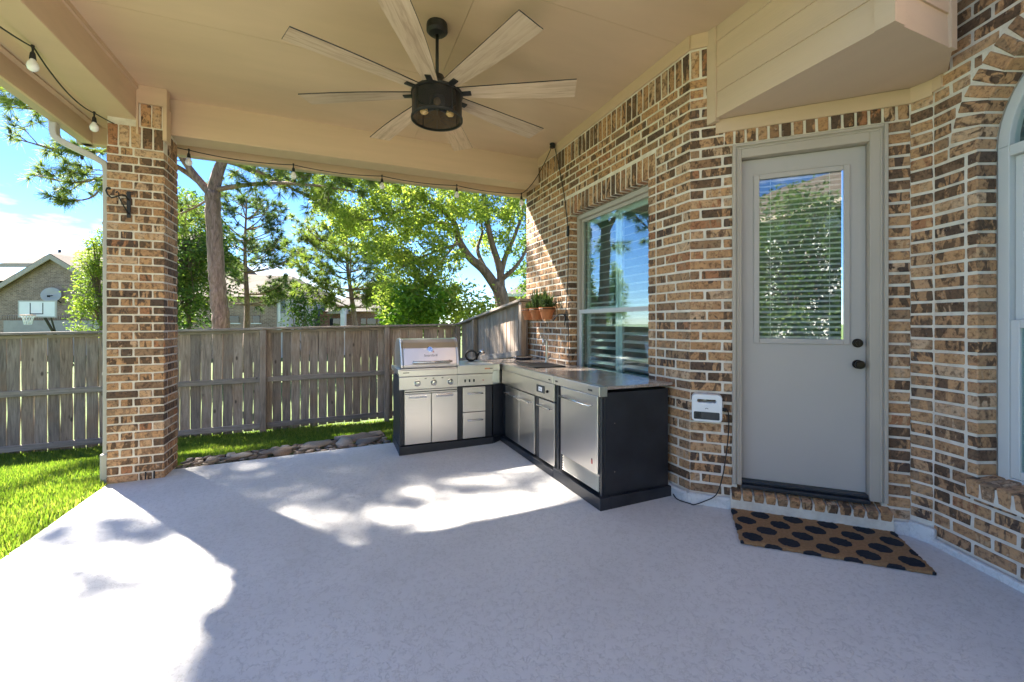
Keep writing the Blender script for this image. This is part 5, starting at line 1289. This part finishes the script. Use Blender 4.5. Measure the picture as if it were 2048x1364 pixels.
def small_pine(u, Y, vtop, vbase, halfw, label, mat, seed, lean=0, ntier=11, dens=1.0, loc_extra=0, L=.24, w=.017, skew=0):
    rg = random.Random(seed); base = at(u, V0 + FPX * (CAM_H + .6) / Y, Y); top = at(u + lean, vtop, Y); tr = thing('pine_tree', base, label, 'tree', 'young pines behind the fence')
    mb = MB(); tuf = []; P = limb(mb, [base, base.lerp(top, .35) + Vector((.05, 0, 0)), base.lerp(top, .7) - Vector((.05, 0, 0)), top], .13 * Y / 15, .015, 8, 8)
    zb = at(u, vbase, Y).z; W = halfw * Y / FPX
    for k in range(ntier):
        t_ = k / (ntier - 1); z = zb + (top.z - zb) * t_; a = base.lerp(top, (z - base.z) / (top.z - base.z))
        prof_ = math.sin(math.pi * min(1, .28 + .72 * t_) ** .9) * .9 + .16
        for j in range(rg.randint(4, 6)):
            an = rg.uniform(0, 6.28); l = W * prof_ * rg.uniform(.65, 1.1) * (1 - skew * math.cos(an + YAW)); up_ = rg.uniform(.15, .5) + .35 * t_
            e = a + Vector((math.cos(an) * l, math.sin(an) * l, l * up_)); Pk = limb(mb, [a, a.lerp(e, .5) - Vector((0, 0, .10 * l)), e], .028 * Y / 15, .008, 5, 4)
            twigs(mb, Pk, rg, .22 / dens, .55, .008, .34, tuf, upb=.25, sub=1, gap=.2)
    mb.build('trunk', M['bark_pine'], tr, smooth=True)
    link('crown', needle_mesh('crown', [q[0][:] for q in tuf], [q[1][:] for q in tuf], 30, L, w, mat, .8), tr)
small_pine(490, 17, 395, 610, 105, 'young pine with upswept branches just right of the big pine trunk', M['needle_dark'], 5, 4, 11, 1.45)
small_pine(716, 15, 440, 615, 100, 'yellowish young pine in the middle, left of the leafy elm', M['needle'], 9, -25, 11, 1.5, skew=.15)

# leafy elm beyond the side fence
rg = random.Random(33)
elm = thing('elm_tree', at(1004, 700, 11.3), 'leafy yellow-green elm with a leaning many-stemmed trunk behind the side fence', 'tree')
mb = MB(); tuf = []; Ye = 11.3
limb(mb, [at(1010, 720, Ye), at(1003, 600, Ye), at(990, 566, Ye)], .21, .17, 10, 5, .006, rg)
els = [
 ([at(995, 578, Ye), at(968, 540, Ye), at(940, 515, Ye - .1), at(918, 480, Ye - .2), at(905, 440, Ye - .3), at(860, 405, Ye - .5), at(790, 370, Ye - .8), at(720, 345, Ye - 1.0)], .145),
 ([at(1002, 585, Ye), at(1000, 540, Ye), at(985, 490, Ye), at(972, 430, Ye), at(965, 375, Ye + .1), at(945, 300, Ye + .2), at(930, 200, Ye + .2)], .12),
 ([at(1000, 555, Ye), at(1012, 510, Ye + .1), at(1030, 470, Ye + .2), at(1045, 420, Ye + .2), at(1050, 350, Ye + .2)], .085),
 ([at(1003, 560, Ye), at(1030, 535, Ye - .2), at(1050, 505, Ye - .3), at(1075, 450, Ye - .3)], .075),
 ([at(975, 545, Ye), at(955, 500, Ye + .3), at(965, 460, Ye + .5), at(950, 410, Ye + .7)], .07),
 ([at(910, 450, Ye - .3), at(870, 445, Ye), at(830, 455, Ye + .3), at(780, 480, Ye + .5)], .045),
 ([at(925, 485, Ye - .2), at(880, 500, Ye - .6), at(830, 520, Ye - 1.0), at(790, 545, Ye - 1.2)], .04),
 ([at(860, 405, Ye - .5), at(800, 420, Ye - .9), at(740, 440, Ye - 1.2), at(690, 430, Ye - 1.4)], .04),
 ([at(945, 300, Ye + .2), at(860, 240, Ye), at(760, 220, Ye - .4)], .05), ([at(940, 280, Ye + .2), at(1010, 220, Ye), at(1080, 180, Ye)], .05), ([at(940, 250, Ye), at(900, 120, Ye), at(860, 0, Ye)], .05),
 ([at(918, 480, Ye - .2), at(870, 540, Ye - .9), at(840, 590, Ye - 1.3), at(850, 620, Ye - 1.4)], .03),
]
for pts, r0 in els:
    Pk = limb(mb, pts, r0, .014, 7, 6); twigs(mb, Pk, rg, .24, .75, .012, .34, tuf, upb=.05, sub=2, gap=.28)
mb.build('trunk', M['bark_elm'], elm, smooth=True)
cen = [t_[0][:] for t_ in tuf]
for k in range(1500):                               # outer masses of the crown
    u = rg.uniform(630, 1045); v = rg.uniform(325, 640)
    if not (630 < u < 1045 and 330 < v < 640) or (u < 760 and v > 450 + .55 * (u - 640)): continue
    if u > 925 and v > 440: continue
    if math.sin(u * .045 + 1.3) * math.sin(v * .06) + rg.uniform(-.6, .6) < -.45: continue
    cen.append(at(u, v, Ye + rg.uniform(-1.8, 1.2))[:])
rad_ = [rg.uniform(.16, .34) for _ in cen]
link('crown', leaf_mesh('crown', cen, rad_, 50, .105, M['leaf_elm'], droop=.55, ratio=.40), elm)

def broadleaf(name, u, v, Y, rx, rz, n, label, mat, seed, per=46, size=.11, group=None, trunk=True, base_v=None, cat='tree', cone=0.0, cr=(.25, .5), ratio=.5):
    rg = random.Random(seed); c = at(u, v, Y); W = rx * Y / FPX; H_ = rz * Y / FPX
    base = Vector((c.x, c.y, -.6)); tr = thing(name, base, label, cat, group); mb = MB(); cen = []
    if trunk: limb(mb, [base, base.lerp(c, .5) + Vector((.08, 0, 0)), c + Vector((0, 0, H_ * .5))], .05 + .05 * W, .02, 8, 5)
    for k in range(n):
        while True:
            q = Vector((rg.uniform(-1, 1), rg.uniform(-1, 1), rg.uniform(-1, 1)))
            if .25 < q.length < 1: break
        s_ = 1 - cone * (q.z * .5 + .5); p = c + Vector((q.x * W * s_, q.y * W * s_, q.z * H_)); cen.append(p[:])
        if trunk and k % 3 == 0:
            a = base.lerp(c + Vector((0, 0, H_ * .5)), rg.uniform(.45, .95)); mb.tube([a, a.lerp(p, .5) + Vector((0, 0, .08)), p], [.022, .014, .006], 4, cap=False)
    if not trunk:
        for k in range(7): p = Vector(rg.choice(cen)); mb.tube([base, base.lerp(p, .6) + Vector((rg.uniform(-.1, .1), 0, .1)), p], [.02, .014, .006], 5, cap=False)
    mb.build('trunk' if trunk else 'stem', M['bark_elm'], tr, smooth=True)
    link('crown' if trunk else 'foliage', leaf_mesh('crown', cen, [rg.uniform(*cr) for _ in cen], per, size, mat, ratio=ratio), tr); return tr
broadleaf('leafy_tree', 372, 530, 14.5, 82, 150, 300, 'dark green dense tree right beside the brick column', M['leaf_dark'], 2, 50, .13)
broadleaf('cypress_tree', 196, 572, 12.5, 52, 112, 140, 'light green feathery cypress left of the brick column', M['cypress'], 4, 60, .10, cone=.6, cr=(.18, .38), ratio=.3)
broadleaf('shrub', 835, 622, 9.6, 66, 46, 60, 'bright green leafy shrub against the fence below the elm', M['leaf_bright'], 6, 46, .13, None, False, cat='shrub', cr=(.2, .4))
broadleaf('shrub', 920, 620, 10.6, 60, 48, 45, 'yellow-green shrub by the fence corner left of the elm trunk', M['leaf_elm'], 7, 44, .12, None, False, cat='shrub')
broadleaf('shrub', 612, 622, 15.5, 34, 40, 34, 'small grey-green airy shrub between the two neighbour houses', M['leaf_dark'], 8, 40, .13, None, False, cat='shrub')
broadleaf('shrub', 590, 622, 26, 18, 24, 24, 'small far bright green tree behind the airy shrub', M['leaf_bright'], 13, 40, .2, None, False, cat='shrub')
broadleaf('leafy_tree', 1075, 520, 17, 60, 110, 110, 'green tree far behind the elm beside the house corner', M['leaf_dark'], 12, 44, .15)
# trees round the rest of the yard, met in the window reflections
def yard_tree(name, x, y, zc, rx, rz, n, label, mat, seed, size=.14):
    rg = random.Random(seed); c = Vector((x, y, zc)); base = Vector((x, y, -.3)); tr = thing(name, base, label, 'tree'); mb = MB(); cen = []
    limb(mb, [base, Vector((x + .1, y, zc * .5)), c + Vector((0, 0, rz * .6))], .2, .03, 8, 5)
    for k in range(n):
        while True:
            q = Vector((rg.uniform(-1, 1), rg.uniform(-1, 1), rg.uniform(-1, 1)))
            if .3 < q.length < 1: break
        p = c + Vector((q.x * rx, q.y * rx, q.z * rz)); cen.append(p[:])
        if k % 3 == 0: a = base.lerp(c, rg.uniform(.6, 1.1)); mb.tube([a, a.lerp(p, .5), p], [.04, .025, .01], 4, cap=False)
    mb.build('trunk', M['bark_elm'], tr, smooth=True); link('crown', leaf_mesh('crown', cen, [rg.uniform(.3, .65) for _ in cen], 46, size, mat), tr)
yard_tree('leafy_tree', -3.6, -7.8, 3.0, 1.75, 2.7, 340, 'tree reflected in the upper door glass', M['leaf_dark'], 61)
yard_tree('leafy_tree', -.6, -9.0, 1.5, 2.4, 1.8, 300, 'low dark tree reflected in the lower door glass', M['leaf_dark'], 62)
yard_tree('leafy_tree', -7.6, -8.5, 1.6, 2.6, 1.9, 300, 'low tree reflected at the left of the door glass', M['leaf_dark'], 63)

# ------------------------------------------------------------------ neighbour houses
def hb(mb, u0, u1, v0, v1, Y0, Y1):                # block given by its front outline at depth Y0, running back to Y1
    X0, X1 = (u0 - U0) / FPX * Y0, (u1 - U0) / FPX * Y0; z1, z0 = CAM_H - (v0 - V0) * Y0 / FPX, CAM_H - (v1 - V0) * Y0 / FPX
    m = MB().box((X0, Y0, z0), (X1, Y1, z1)); return mb.add([cam2w(*q) for q in m.v], m.f)
def hz(v, Y): return CAM_H - (v - V0) * Y / FPX
def hx(u, Y): return (u - U0) / FPX * Y
def gable(mb, xa, xb, xp, ze, zp, Y0, Y1, th=.0):
    V = [(xa, Y0, ze), (xb, Y0, ze), (xp, Y0, zp), (xa, Y1, ze), (xb, Y1, ze), (xp, Y1, zp)]
    return mb.add([cam2w(*q) for q in V], [(0, 1, 2), (3, 5, 4), (0, 3, 4, 1), (0, 2, 5, 3), (1, 4, 5, 2)])
def slab(mb, pts, th):                             # sloping roof slab: four corners (X, Y, z), thickness downwards
    V = [cam2w(*q) for q in pts] + [cam2w(q[0], q[1], q[2] - th) for q in pts]
    return mb.add(V, [(0, 1, 2, 3), (7, 6, 5, 4), (0, 4, 5, 1), (1, 5, 6, 2), (2, 6, 7, 3), (3, 7, 4, 0)])
# left: gabled brick house with a garage
Yh = 26; h1 = thing('brick_house', cam2w(hx(112, Yh), Yh, -.6), 'brown brick gabled house with a garage behind the fence at far left', 'house')
xa, xb, xp = hx(-45, Yh), hx(268, Yh), hx(112, Yh); ze, zp = hz(606, Yh), hz(513, Yh)
mb = MB(); m = MB().box((xa, Yh, -.6), (xb, Yh + 9, ze)); mb.add([cam2w(*q) for q in m.v], m.f); gable(mb, xa, xb, xp, ze, zp, Yh, Yh + 9); mb.build('wall', M['farbrick'], h1)
for s_, xe in ((-1, xa), (1, xb)):
    ov = .55; k = (zp - ze) / (xp - xa) if s_ < 0 else (zp - ze) / (xb - xp); xo = xe + s_ * ov; zo = ze - k * ov
    slab(MB(), [(xo, Yh - .35, zo + .14), (xp, Yh - .35, zp + .14), (xp, Yh + 9, zp + .14), (xo, Yh + 9, zo + .14)], .10).build('roof', M['shingle'], h1)
    slab(MB(), [(xo, Yh - .37, zo + .10), (xp, Yh - .37, zp + .10), (xp, Yh - .30, zp + .10), (xo, Yh - .30, zo + .10)], .30).build('rake_board', M['fartrim'], h1)
ga, gb = hx(8, Yh), hx(200, Yh); m = MB().box((ga, Yh - .03, -.55), (gb, Yh - .003, hz(641, Yh))); MB().add([cam2w(*q) for q in m.v], m.f).build('garage_door', M['garage'], h1)
nsd = 44
sold_m = MB().box((-.055, -.03, 0), (.055, .01, .27)).mesh('soldier_brick', M['farbrick'])
for k in range(nsd): link('soldier_brick', sold_m, h1, cam2w(ga - .1 + k * (gb - ga + .2) / (nsd - 1), Yh - .005, hz(640, Yh)), (0, 0, -YAW))
m = MB().box((hx(24, Yh), Yh + 3, ze - .5), (hx(330, Yh), Yh + 13, hz(533, Yh + 3))); MB().add([cam2w(*q) for q in m.v], m.f).build('upper_wall', M['farbrick'], h1)
Yu = Yh + 3; e0 = hz(530, Yu); eL, eR = hx(4, Yu - .5), hx(345, Yu)
mb = MB(); V = [(eL, Yu - .7, e0), (eR, Yu - .7, e0), (eR, Yu + 11, e0), (eL, Yu + 11, e0), (hx(250, Yu), Yu + 5, hz(462, Yu + 5)), (hx(300, Yu), Yu + 5, hz(462, Yu + 5))]
mb.add([cam2w(*q) for q in V], [(0, 1, 5, 4), (1, 2, 5), (2, 3, 4, 5), (3, 0, 4), (3, 2, 1, 0)]); mb.build('roof', M['shingle'], h1)
m = MB().box((eL, Yu - .72, e0 - .24), (eR, Yu - .68, e0 + .02)); MB().add([cam2w(*q) for q in m.v], m.f).build('fascia', M['fartrim'], h1)
m = MB().box((hx(100, Yu + 2) - .06, Yu + 2.6, hz(510, Yu + 2)), (hx(100, Yu + 2) + .06, Yu + 2.72, hz(498, Yu + 2) + .06)); MB().add([cam2w(*q) for q in m.v], m.f).build('roof_vent', M['rubber'], h1)
# satellite dish on that wall
sd = thing('satellite_dish', cam2w(hx(118, Yh), Yh - .1, hz(598, Yh)), 'grey satellite dish on the brick gable above the backboard', 'satellite dish')
c = Vector(cam2w(hx(117, Yh), Yh - .35, hz(592, Yh))); ax = Vector(cam2w(.5, -1, .25))
prof_ = [(0, .10)] + [(.46 * k / 6, .10 - .10 * (k / 6) ** 2 * -1 - .0) for k in range(1, 7)]
MB().lathe([(.46 * k / 6, .16 * (k / 6) ** 2) for k in range(7)] + [(.44, .165), (.2, .04), (0, .01)], c, 20, ax).build('dish', M['farwall'], sd, smooth=True)
MB().tube([c, c + ax.normalized() * .45 - Vector((0, 0, .15))], .025, 6).box(c + ax.normalized() * .45 - Vector((.05, .05, .22)), c + ax.normalized() * .45 + Vector((.05, .05, -.1))).build('receiver_arm', M['rubber'], sd)
MB().tube([c, Vector(cam2w(hx(122, Yh), Yh, hz(606, Yh)))], .03, 6).build('mount', M['rubber'], sd)
# basketball hoop
Yb = 19; bh = thing('basketball_hoop', cam2w(hx(95, Yb), Yb + .6, -.6), 'basketball hoop with a white backboard and black pole behind the fence', 'basketball hoop')
X0, X1, zb0, zb1 = hx(37, Yb), hx(111, Yb), hz(634, Yb), hz(602, Yb)
def cbox(a, b): m = MB().box(a, b); return MB().add([cam2w(*q) for q in m.v], m.f)
cbox((X0, Yb, zb0), (X1, Yb + .04, zb1)).build('backboard', M['whiteplastic'], bh)
for a, b in (((X0 - .02, Yb - .006, zb1 - .03), (X1 + .02, Yb + .045, zb1 + .02)), ((X0 - .02, Yb - .006, zb0 - .02), (X1 + .02, Yb + .045, zb0 + .03)), ((X0 - .02, Yb - .0055, zb0 + .03), (X0 + .03, Yb + .0445, zb1 - .03)), ((X1 - .03, Yb - .0055, zb0 + .03), (X1 + .02, Yb + .0445, zb1 - .03))): cbox(a, b).build('backboard_frame', M['farwall'], bh)
xm = (X0 + X1) / 2 - .02
for a, b in (((xm - .3, Yb - .004, zb0 + .12), (xm - .26, Yb - .001, zb1 - .08)), ((xm + .26, Yb - .004, zb0 + .12), (xm + .3, Yb - .001, zb1 - .08)), ((xm - .26, Yb - .0035, zb0 + .12), (xm + .26, Yb - .001, zb0 + .16))): cbox(a, b).build('target_line', M['rubber'], bh)
rc_ = Vector(cam2w(xm, Yb - .34, zb0 + .08)); rim = [(rc_ + Vector((.23 * math.cos(a), .23 * math.sin(a), 0))) for a in [2 * math.pi * k / 18 for k in range(19)]]
MB().tube(rim, .015, 6, False).build('rim', M['orange'], bh, smooth=True)
mb = MB()
for k in range(12):
    a = 2 * math.pi * k / 12; a2 = a + .5
    for s_ in (1, -1): mb.tube([rc_ + Vector((.22 * math.cos(a), .22 * math.sin(a), 0)), rc_ + Vector((.15 * math.cos(a + s_ * .35), .15 * math.sin(a + s_ * .35), -.2)), rc_ + Vector((.11 * math.cos(a + s_ * .6), .11 * math.sin(a + s_ * .6), -.42))], .008, 4, False)
mb.build('net', M['whiteplastic'], bh)
pA, pB = Vector(cam2w(hx(84, Yb), Yb + .08, hz(632, Yb))), Vector(cam2w(hx(100, Yb), Yb + 1.0, -.6)); MB().tube([pA, pB], .055, 8).build('pole', M['blackmetal'], bh); MB().tube([pA + Vector((.22, 0, 0)), pA.lerp(pB, .45)], .035, 6).build('brace', M['blackmetal'], bh)
# house behind the big pine: brick with a grey clapboard end
Y2 = 24; h2 = thing('brick_house', cam2w(hx(470, Y2), Y2, -.6), 'brown brick house with a grey clapboard end, half hidden by the pines', 'house')
m = MB().box((hx(345, Y2), Y2, -.6), (hx(553, Y2), Y2 + 8, hz(596, Y2))); MB().add([cam2w(*q) for q in m.v], m.f).build('wall', M['farbrick'], h2)
x0, x1 = hx(553, Y2), hx(578, Y2); m = MB().box((x0 + .003, Y2 + .02, -.6), (x1, Y2 + 8, hz(594, Y2))); MB().add([cam2w(*q) for q in m.v], m.f).build('clapboard_wall', M['farwall'], h2)
m = MB().box((hx(557, Y2), Y2 - .02, hz(645, Y2)), (hx(561, Y2), Y2 + .018, hz(592, Y2))); MB().add([cam2w(*q) for q in m.v], m.f).build('corner_trim', M['farwhite'], h2)
m = MB().box((hx(562, Y2), Y2 - .01, hz(626, Y2)), (hx(570, Y2), Y2 + .018, hz(600, Y2))); MB().add([cam2w(*q) for q in m.v], m.f).build('window', M['farglass'], h2)
zr = hz(594, Y2); V = [(hx(335, Y2), Y2 - .5, zr), (hx(588, Y2), Y2 - .5, zr), (hx(588, Y2), Y2 + 8.5, zr), (hx(335, Y2), Y2 + 8.5, zr), (hx(400, Y2), Y2 + 3, hz(535, Y2)), (hx(530, Y2), Y2 + 3, hz(540, Y2))]
MB().add([cam2w(*q) for q in V], [(0, 1, 5, 4), (1, 2, 5), (2, 3, 4, 5), (3, 0, 4), (3, 2, 1, 0)]).build('roof', M['shingle'], h2)
for a, b in ((458, 478), (506, 520)):
    m = MB().box((hx(a, Y2), Y2 - .03, hz(646, Y2)), (hx(b, Y2), Y2 - .002, hz(632, Y2))); w_ = MB().add([cam2w(*q) for q in m.v], m.f).build('window', M['farglass'], h2)
    m = MB().box((hx(a, Y2) - .1, Y2 - .05, hz(648, Y2)), (hx(b, Y2) + .1, Y2 - .031, hz(646, Y2))); MB().add([cam2w(*q) for q in m.v], m.f).build('sill', M['farwhite'], w_)
# middle house with red brick and porch gable
Y3 = 27; h3 = thing('brick_house', cam2w(hx(705, Y3), Y3, -.6), 'red brick house with a small porch gable behind the middle pine', 'house')
m = MB().box((hx(640, Y3), Y3, -.6), (hx(790, Y3), Y3 + 8, hz(622, Y3))); MB().add([cam2w(*q) for q in m.v], m.f).build('wall', M['farbrick2'], h3)
m = MB().box((hx(722, Y3), Y3 + 1, hz(622, Y3)), (hx(785, Y3), Y3 + 7, hz(600, Y3))); MB().add([cam2w(*q) for q in m.v], m.f).build('upper_wall', M['farbrick2'], h3)
V = [(hx(634, Y3), Y3 - .4, hz(623, Y3)), (hx(798, Y3), Y3 - .4, hz(623, Y3)), (hx(798, Y3), Y3 + 8, hz(623, Y3)), (hx(634, Y3), Y3 + 8, hz(623, Y3)), (hx(668, Y3), Y3 + 3.5, hz(580, Y3)), (hx(760, Y3), Y3 + 3.5, hz(580, Y3))]
MB().add([cam2w(*q) for q in V], [(0, 1, 5, 4), (1, 2, 5), (2, 3, 4, 5), (3, 0, 4), (3, 2, 1, 0)]).build('roof', M['shingle2'], h3)
mb = MB(); gable(mb, hx(668, Y3), hx(702, Y3), hx(698, Y3), hz(628, Y3), hz(614, Y3), Y3 - 1.2, Y3); mb.build('porch_gable', M['fartrim'], h3)
m = MB().box((hx(696, Y3), Y3 - 1.2, -.6), (hx(704, Y3), Y3 - .9, hz(618, Y3))); MB().add([cam2w(*q) for q in m.v], m.f).build('porch_post', M['farwhite'], h3)
for a, b in ((660, 680), (722, 732), (735, 752), (756, 768)):
    m = MB().box((hx(a, Y3), Y3 - .03, hz(652, Y3)), (hx(b, Y3), Y3 - .002, hz(637, Y3))); MB().add([cam2w(*q) for q in m.v], m.f).build('window', M['farglass'], h3)
# roofs peeping out
Y4 = 22; h4 = thing('brick_house', cam2w(hx(1060, Y4), Y4, -.6), 'pale roofed house showing between the elm trunk and the wall', 'house')
m = MB().box((hx(1018, Y4), Y4, -.6), (hx(1180, Y4), Y4 + 8, hz(592, Y4))); MB().add([cam2w(*q) for q in m.v], m.f).build('wall', M['farbrick2'], h4)
V = [(hx(1010, Y4), Y4 - .4, hz(590, Y4)), (hx(1190, Y4), Y4 - .4, hz(590, Y4)), (hx(1190, Y4), Y4 + 8, hz(590, Y4)), (hx(1010, Y4), Y4 + 8, hz(590, Y4)), (hx(1075, Y4), Y4 + 4, hz(535, Y4)), (hx(1130, Y4), Y4 + 4, hz(535, Y4))]
MB().add([cam2w(*q) for q in V], [(0, 1, 5, 4), (1, 2, 5), (2, 3, 4, 5), (3, 0, 4), (3, 2, 1, 0)]).build('roof', M['shingle2'], h4)
m = MB().box((hx(1010, Y4), Y4 - .43, hz(594, Y4)), (hx(1190, Y4), Y4 - .4, hz(588, Y4))); MB().add([cam2w(*q) for q in m.v], m.f).build('fascia', M['farwhite'], h4)
Y5 = 38; h5 = thing('far_house', cam2w(hx(-20, Y5), Y5, -.6), 'far pale roof at the very left edge behind the gabled house', 'house')
m = MB().box((hx(-90, Y5), Y5, -.6), (hx(14, Y5), Y5 + 8, hz(566, Y5))); MB().add([cam2w(*q) for q in m.v], m.f).build('wall', M['farwall'], h5)
V = [(hx(-100, Y5), Y5 - .4, hz(564, Y5)), (hx(22, Y5), Y5 - .4, hz(562, Y5)), (hx(22, Y5), Y5 + 8, hz(562, Y5)), (hx(-100, Y5), Y5 + 8, hz(564, Y5)), (hx(-60, Y5), Y5 + 4, hz(535, Y5)), (hx(-20, Y5), Y5 + 4, hz(535, Y5))]
MB().add([cam2w(*q) for q in V], [(0, 1, 5, 4), (1, 2, 5), (2, 3, 4, 5), (3, 0, 4), (3, 2, 1, 0)]).build('roof', M['shingle'], h5)
Y6 = 34; h6 = thing('far_house', cam2w(hx(605, Y6), Y6, -.6), 'low grey roof far off between the two nearer houses', 'house')
m = MB().box((hx(586, Y6), Y6, -.6), (hx(640, Y6), Y6 + 6, hz(642, Y6))); MB().add([cam2w(*q) for q in m.v], m.f).build('wall', M['farwall'], h6)
V = [(hx(582, Y6), Y6 - .4, hz(642, Y6)), (hx(650, Y6), Y6 - .4, hz(642, Y6)), (hx(650, Y6), Y6 + 6, hz(642, Y6)), (hx(582, Y6), Y6 + 6, hz(642, Y6)), (hx(610, Y6), Y6 + 3, hz(624, Y6)), (hx(632, Y6), Y6 + 3, hz(624, Y6))]
MB().add([cam2w(*q) for q in V], [(0, 1, 5, 4), (1, 2, 5), (2, 3, 4, 5), (3, 0, 4), (3, 2, 1, 0)]).build('roof', M['shingle2'], h6)

# invented house behind the camera, bouncing sunlight onto the patio, seen only in the glass
h7 = thing('bounce_fill_house', (-1, -11.0, -.3), 'invented pale house behind the camera, its sunlit wall brightening the patio, reflected in the door glass', 'house')
MB().box((-13, -19, -.4), (9, -11.0, 5.4)).build('wall', M['farwhite'], h7)
MB().prism([(-13.6, -19.6), (9.6, -19.6), (9.6, -10.4), (-13.6, -10.4)], 5.4, 5.6).build('eave', M['fartrim'], h7)
MB().add([(-13.6, -10.4, 5.6), (9.6, -10.4, 5.6), (9.6, -19.6, 5.6), (-13.6, -19.6, 5.6), (-9, -15, 8), (5, -15, 8)], [(0, 1, 5, 4), (1, 2, 5), (2, 3, 4, 5), (3, 0, 4)]).build('roof', M['shingle'], h7)
for x in (-11, -7.5, -4, -.5, 3, 6.5):
    for z in (.8, 3.3):
        w_ = MB().box((x - .55, -10.99, z), (x + .55, -10.96, z + 1.4)).build('window', M['farglass'], h7); MB().box((x - .65, -10.985, z - .1), (x + .65, -10.93, z - .005)).build('sill', M['farwhite'], w_)
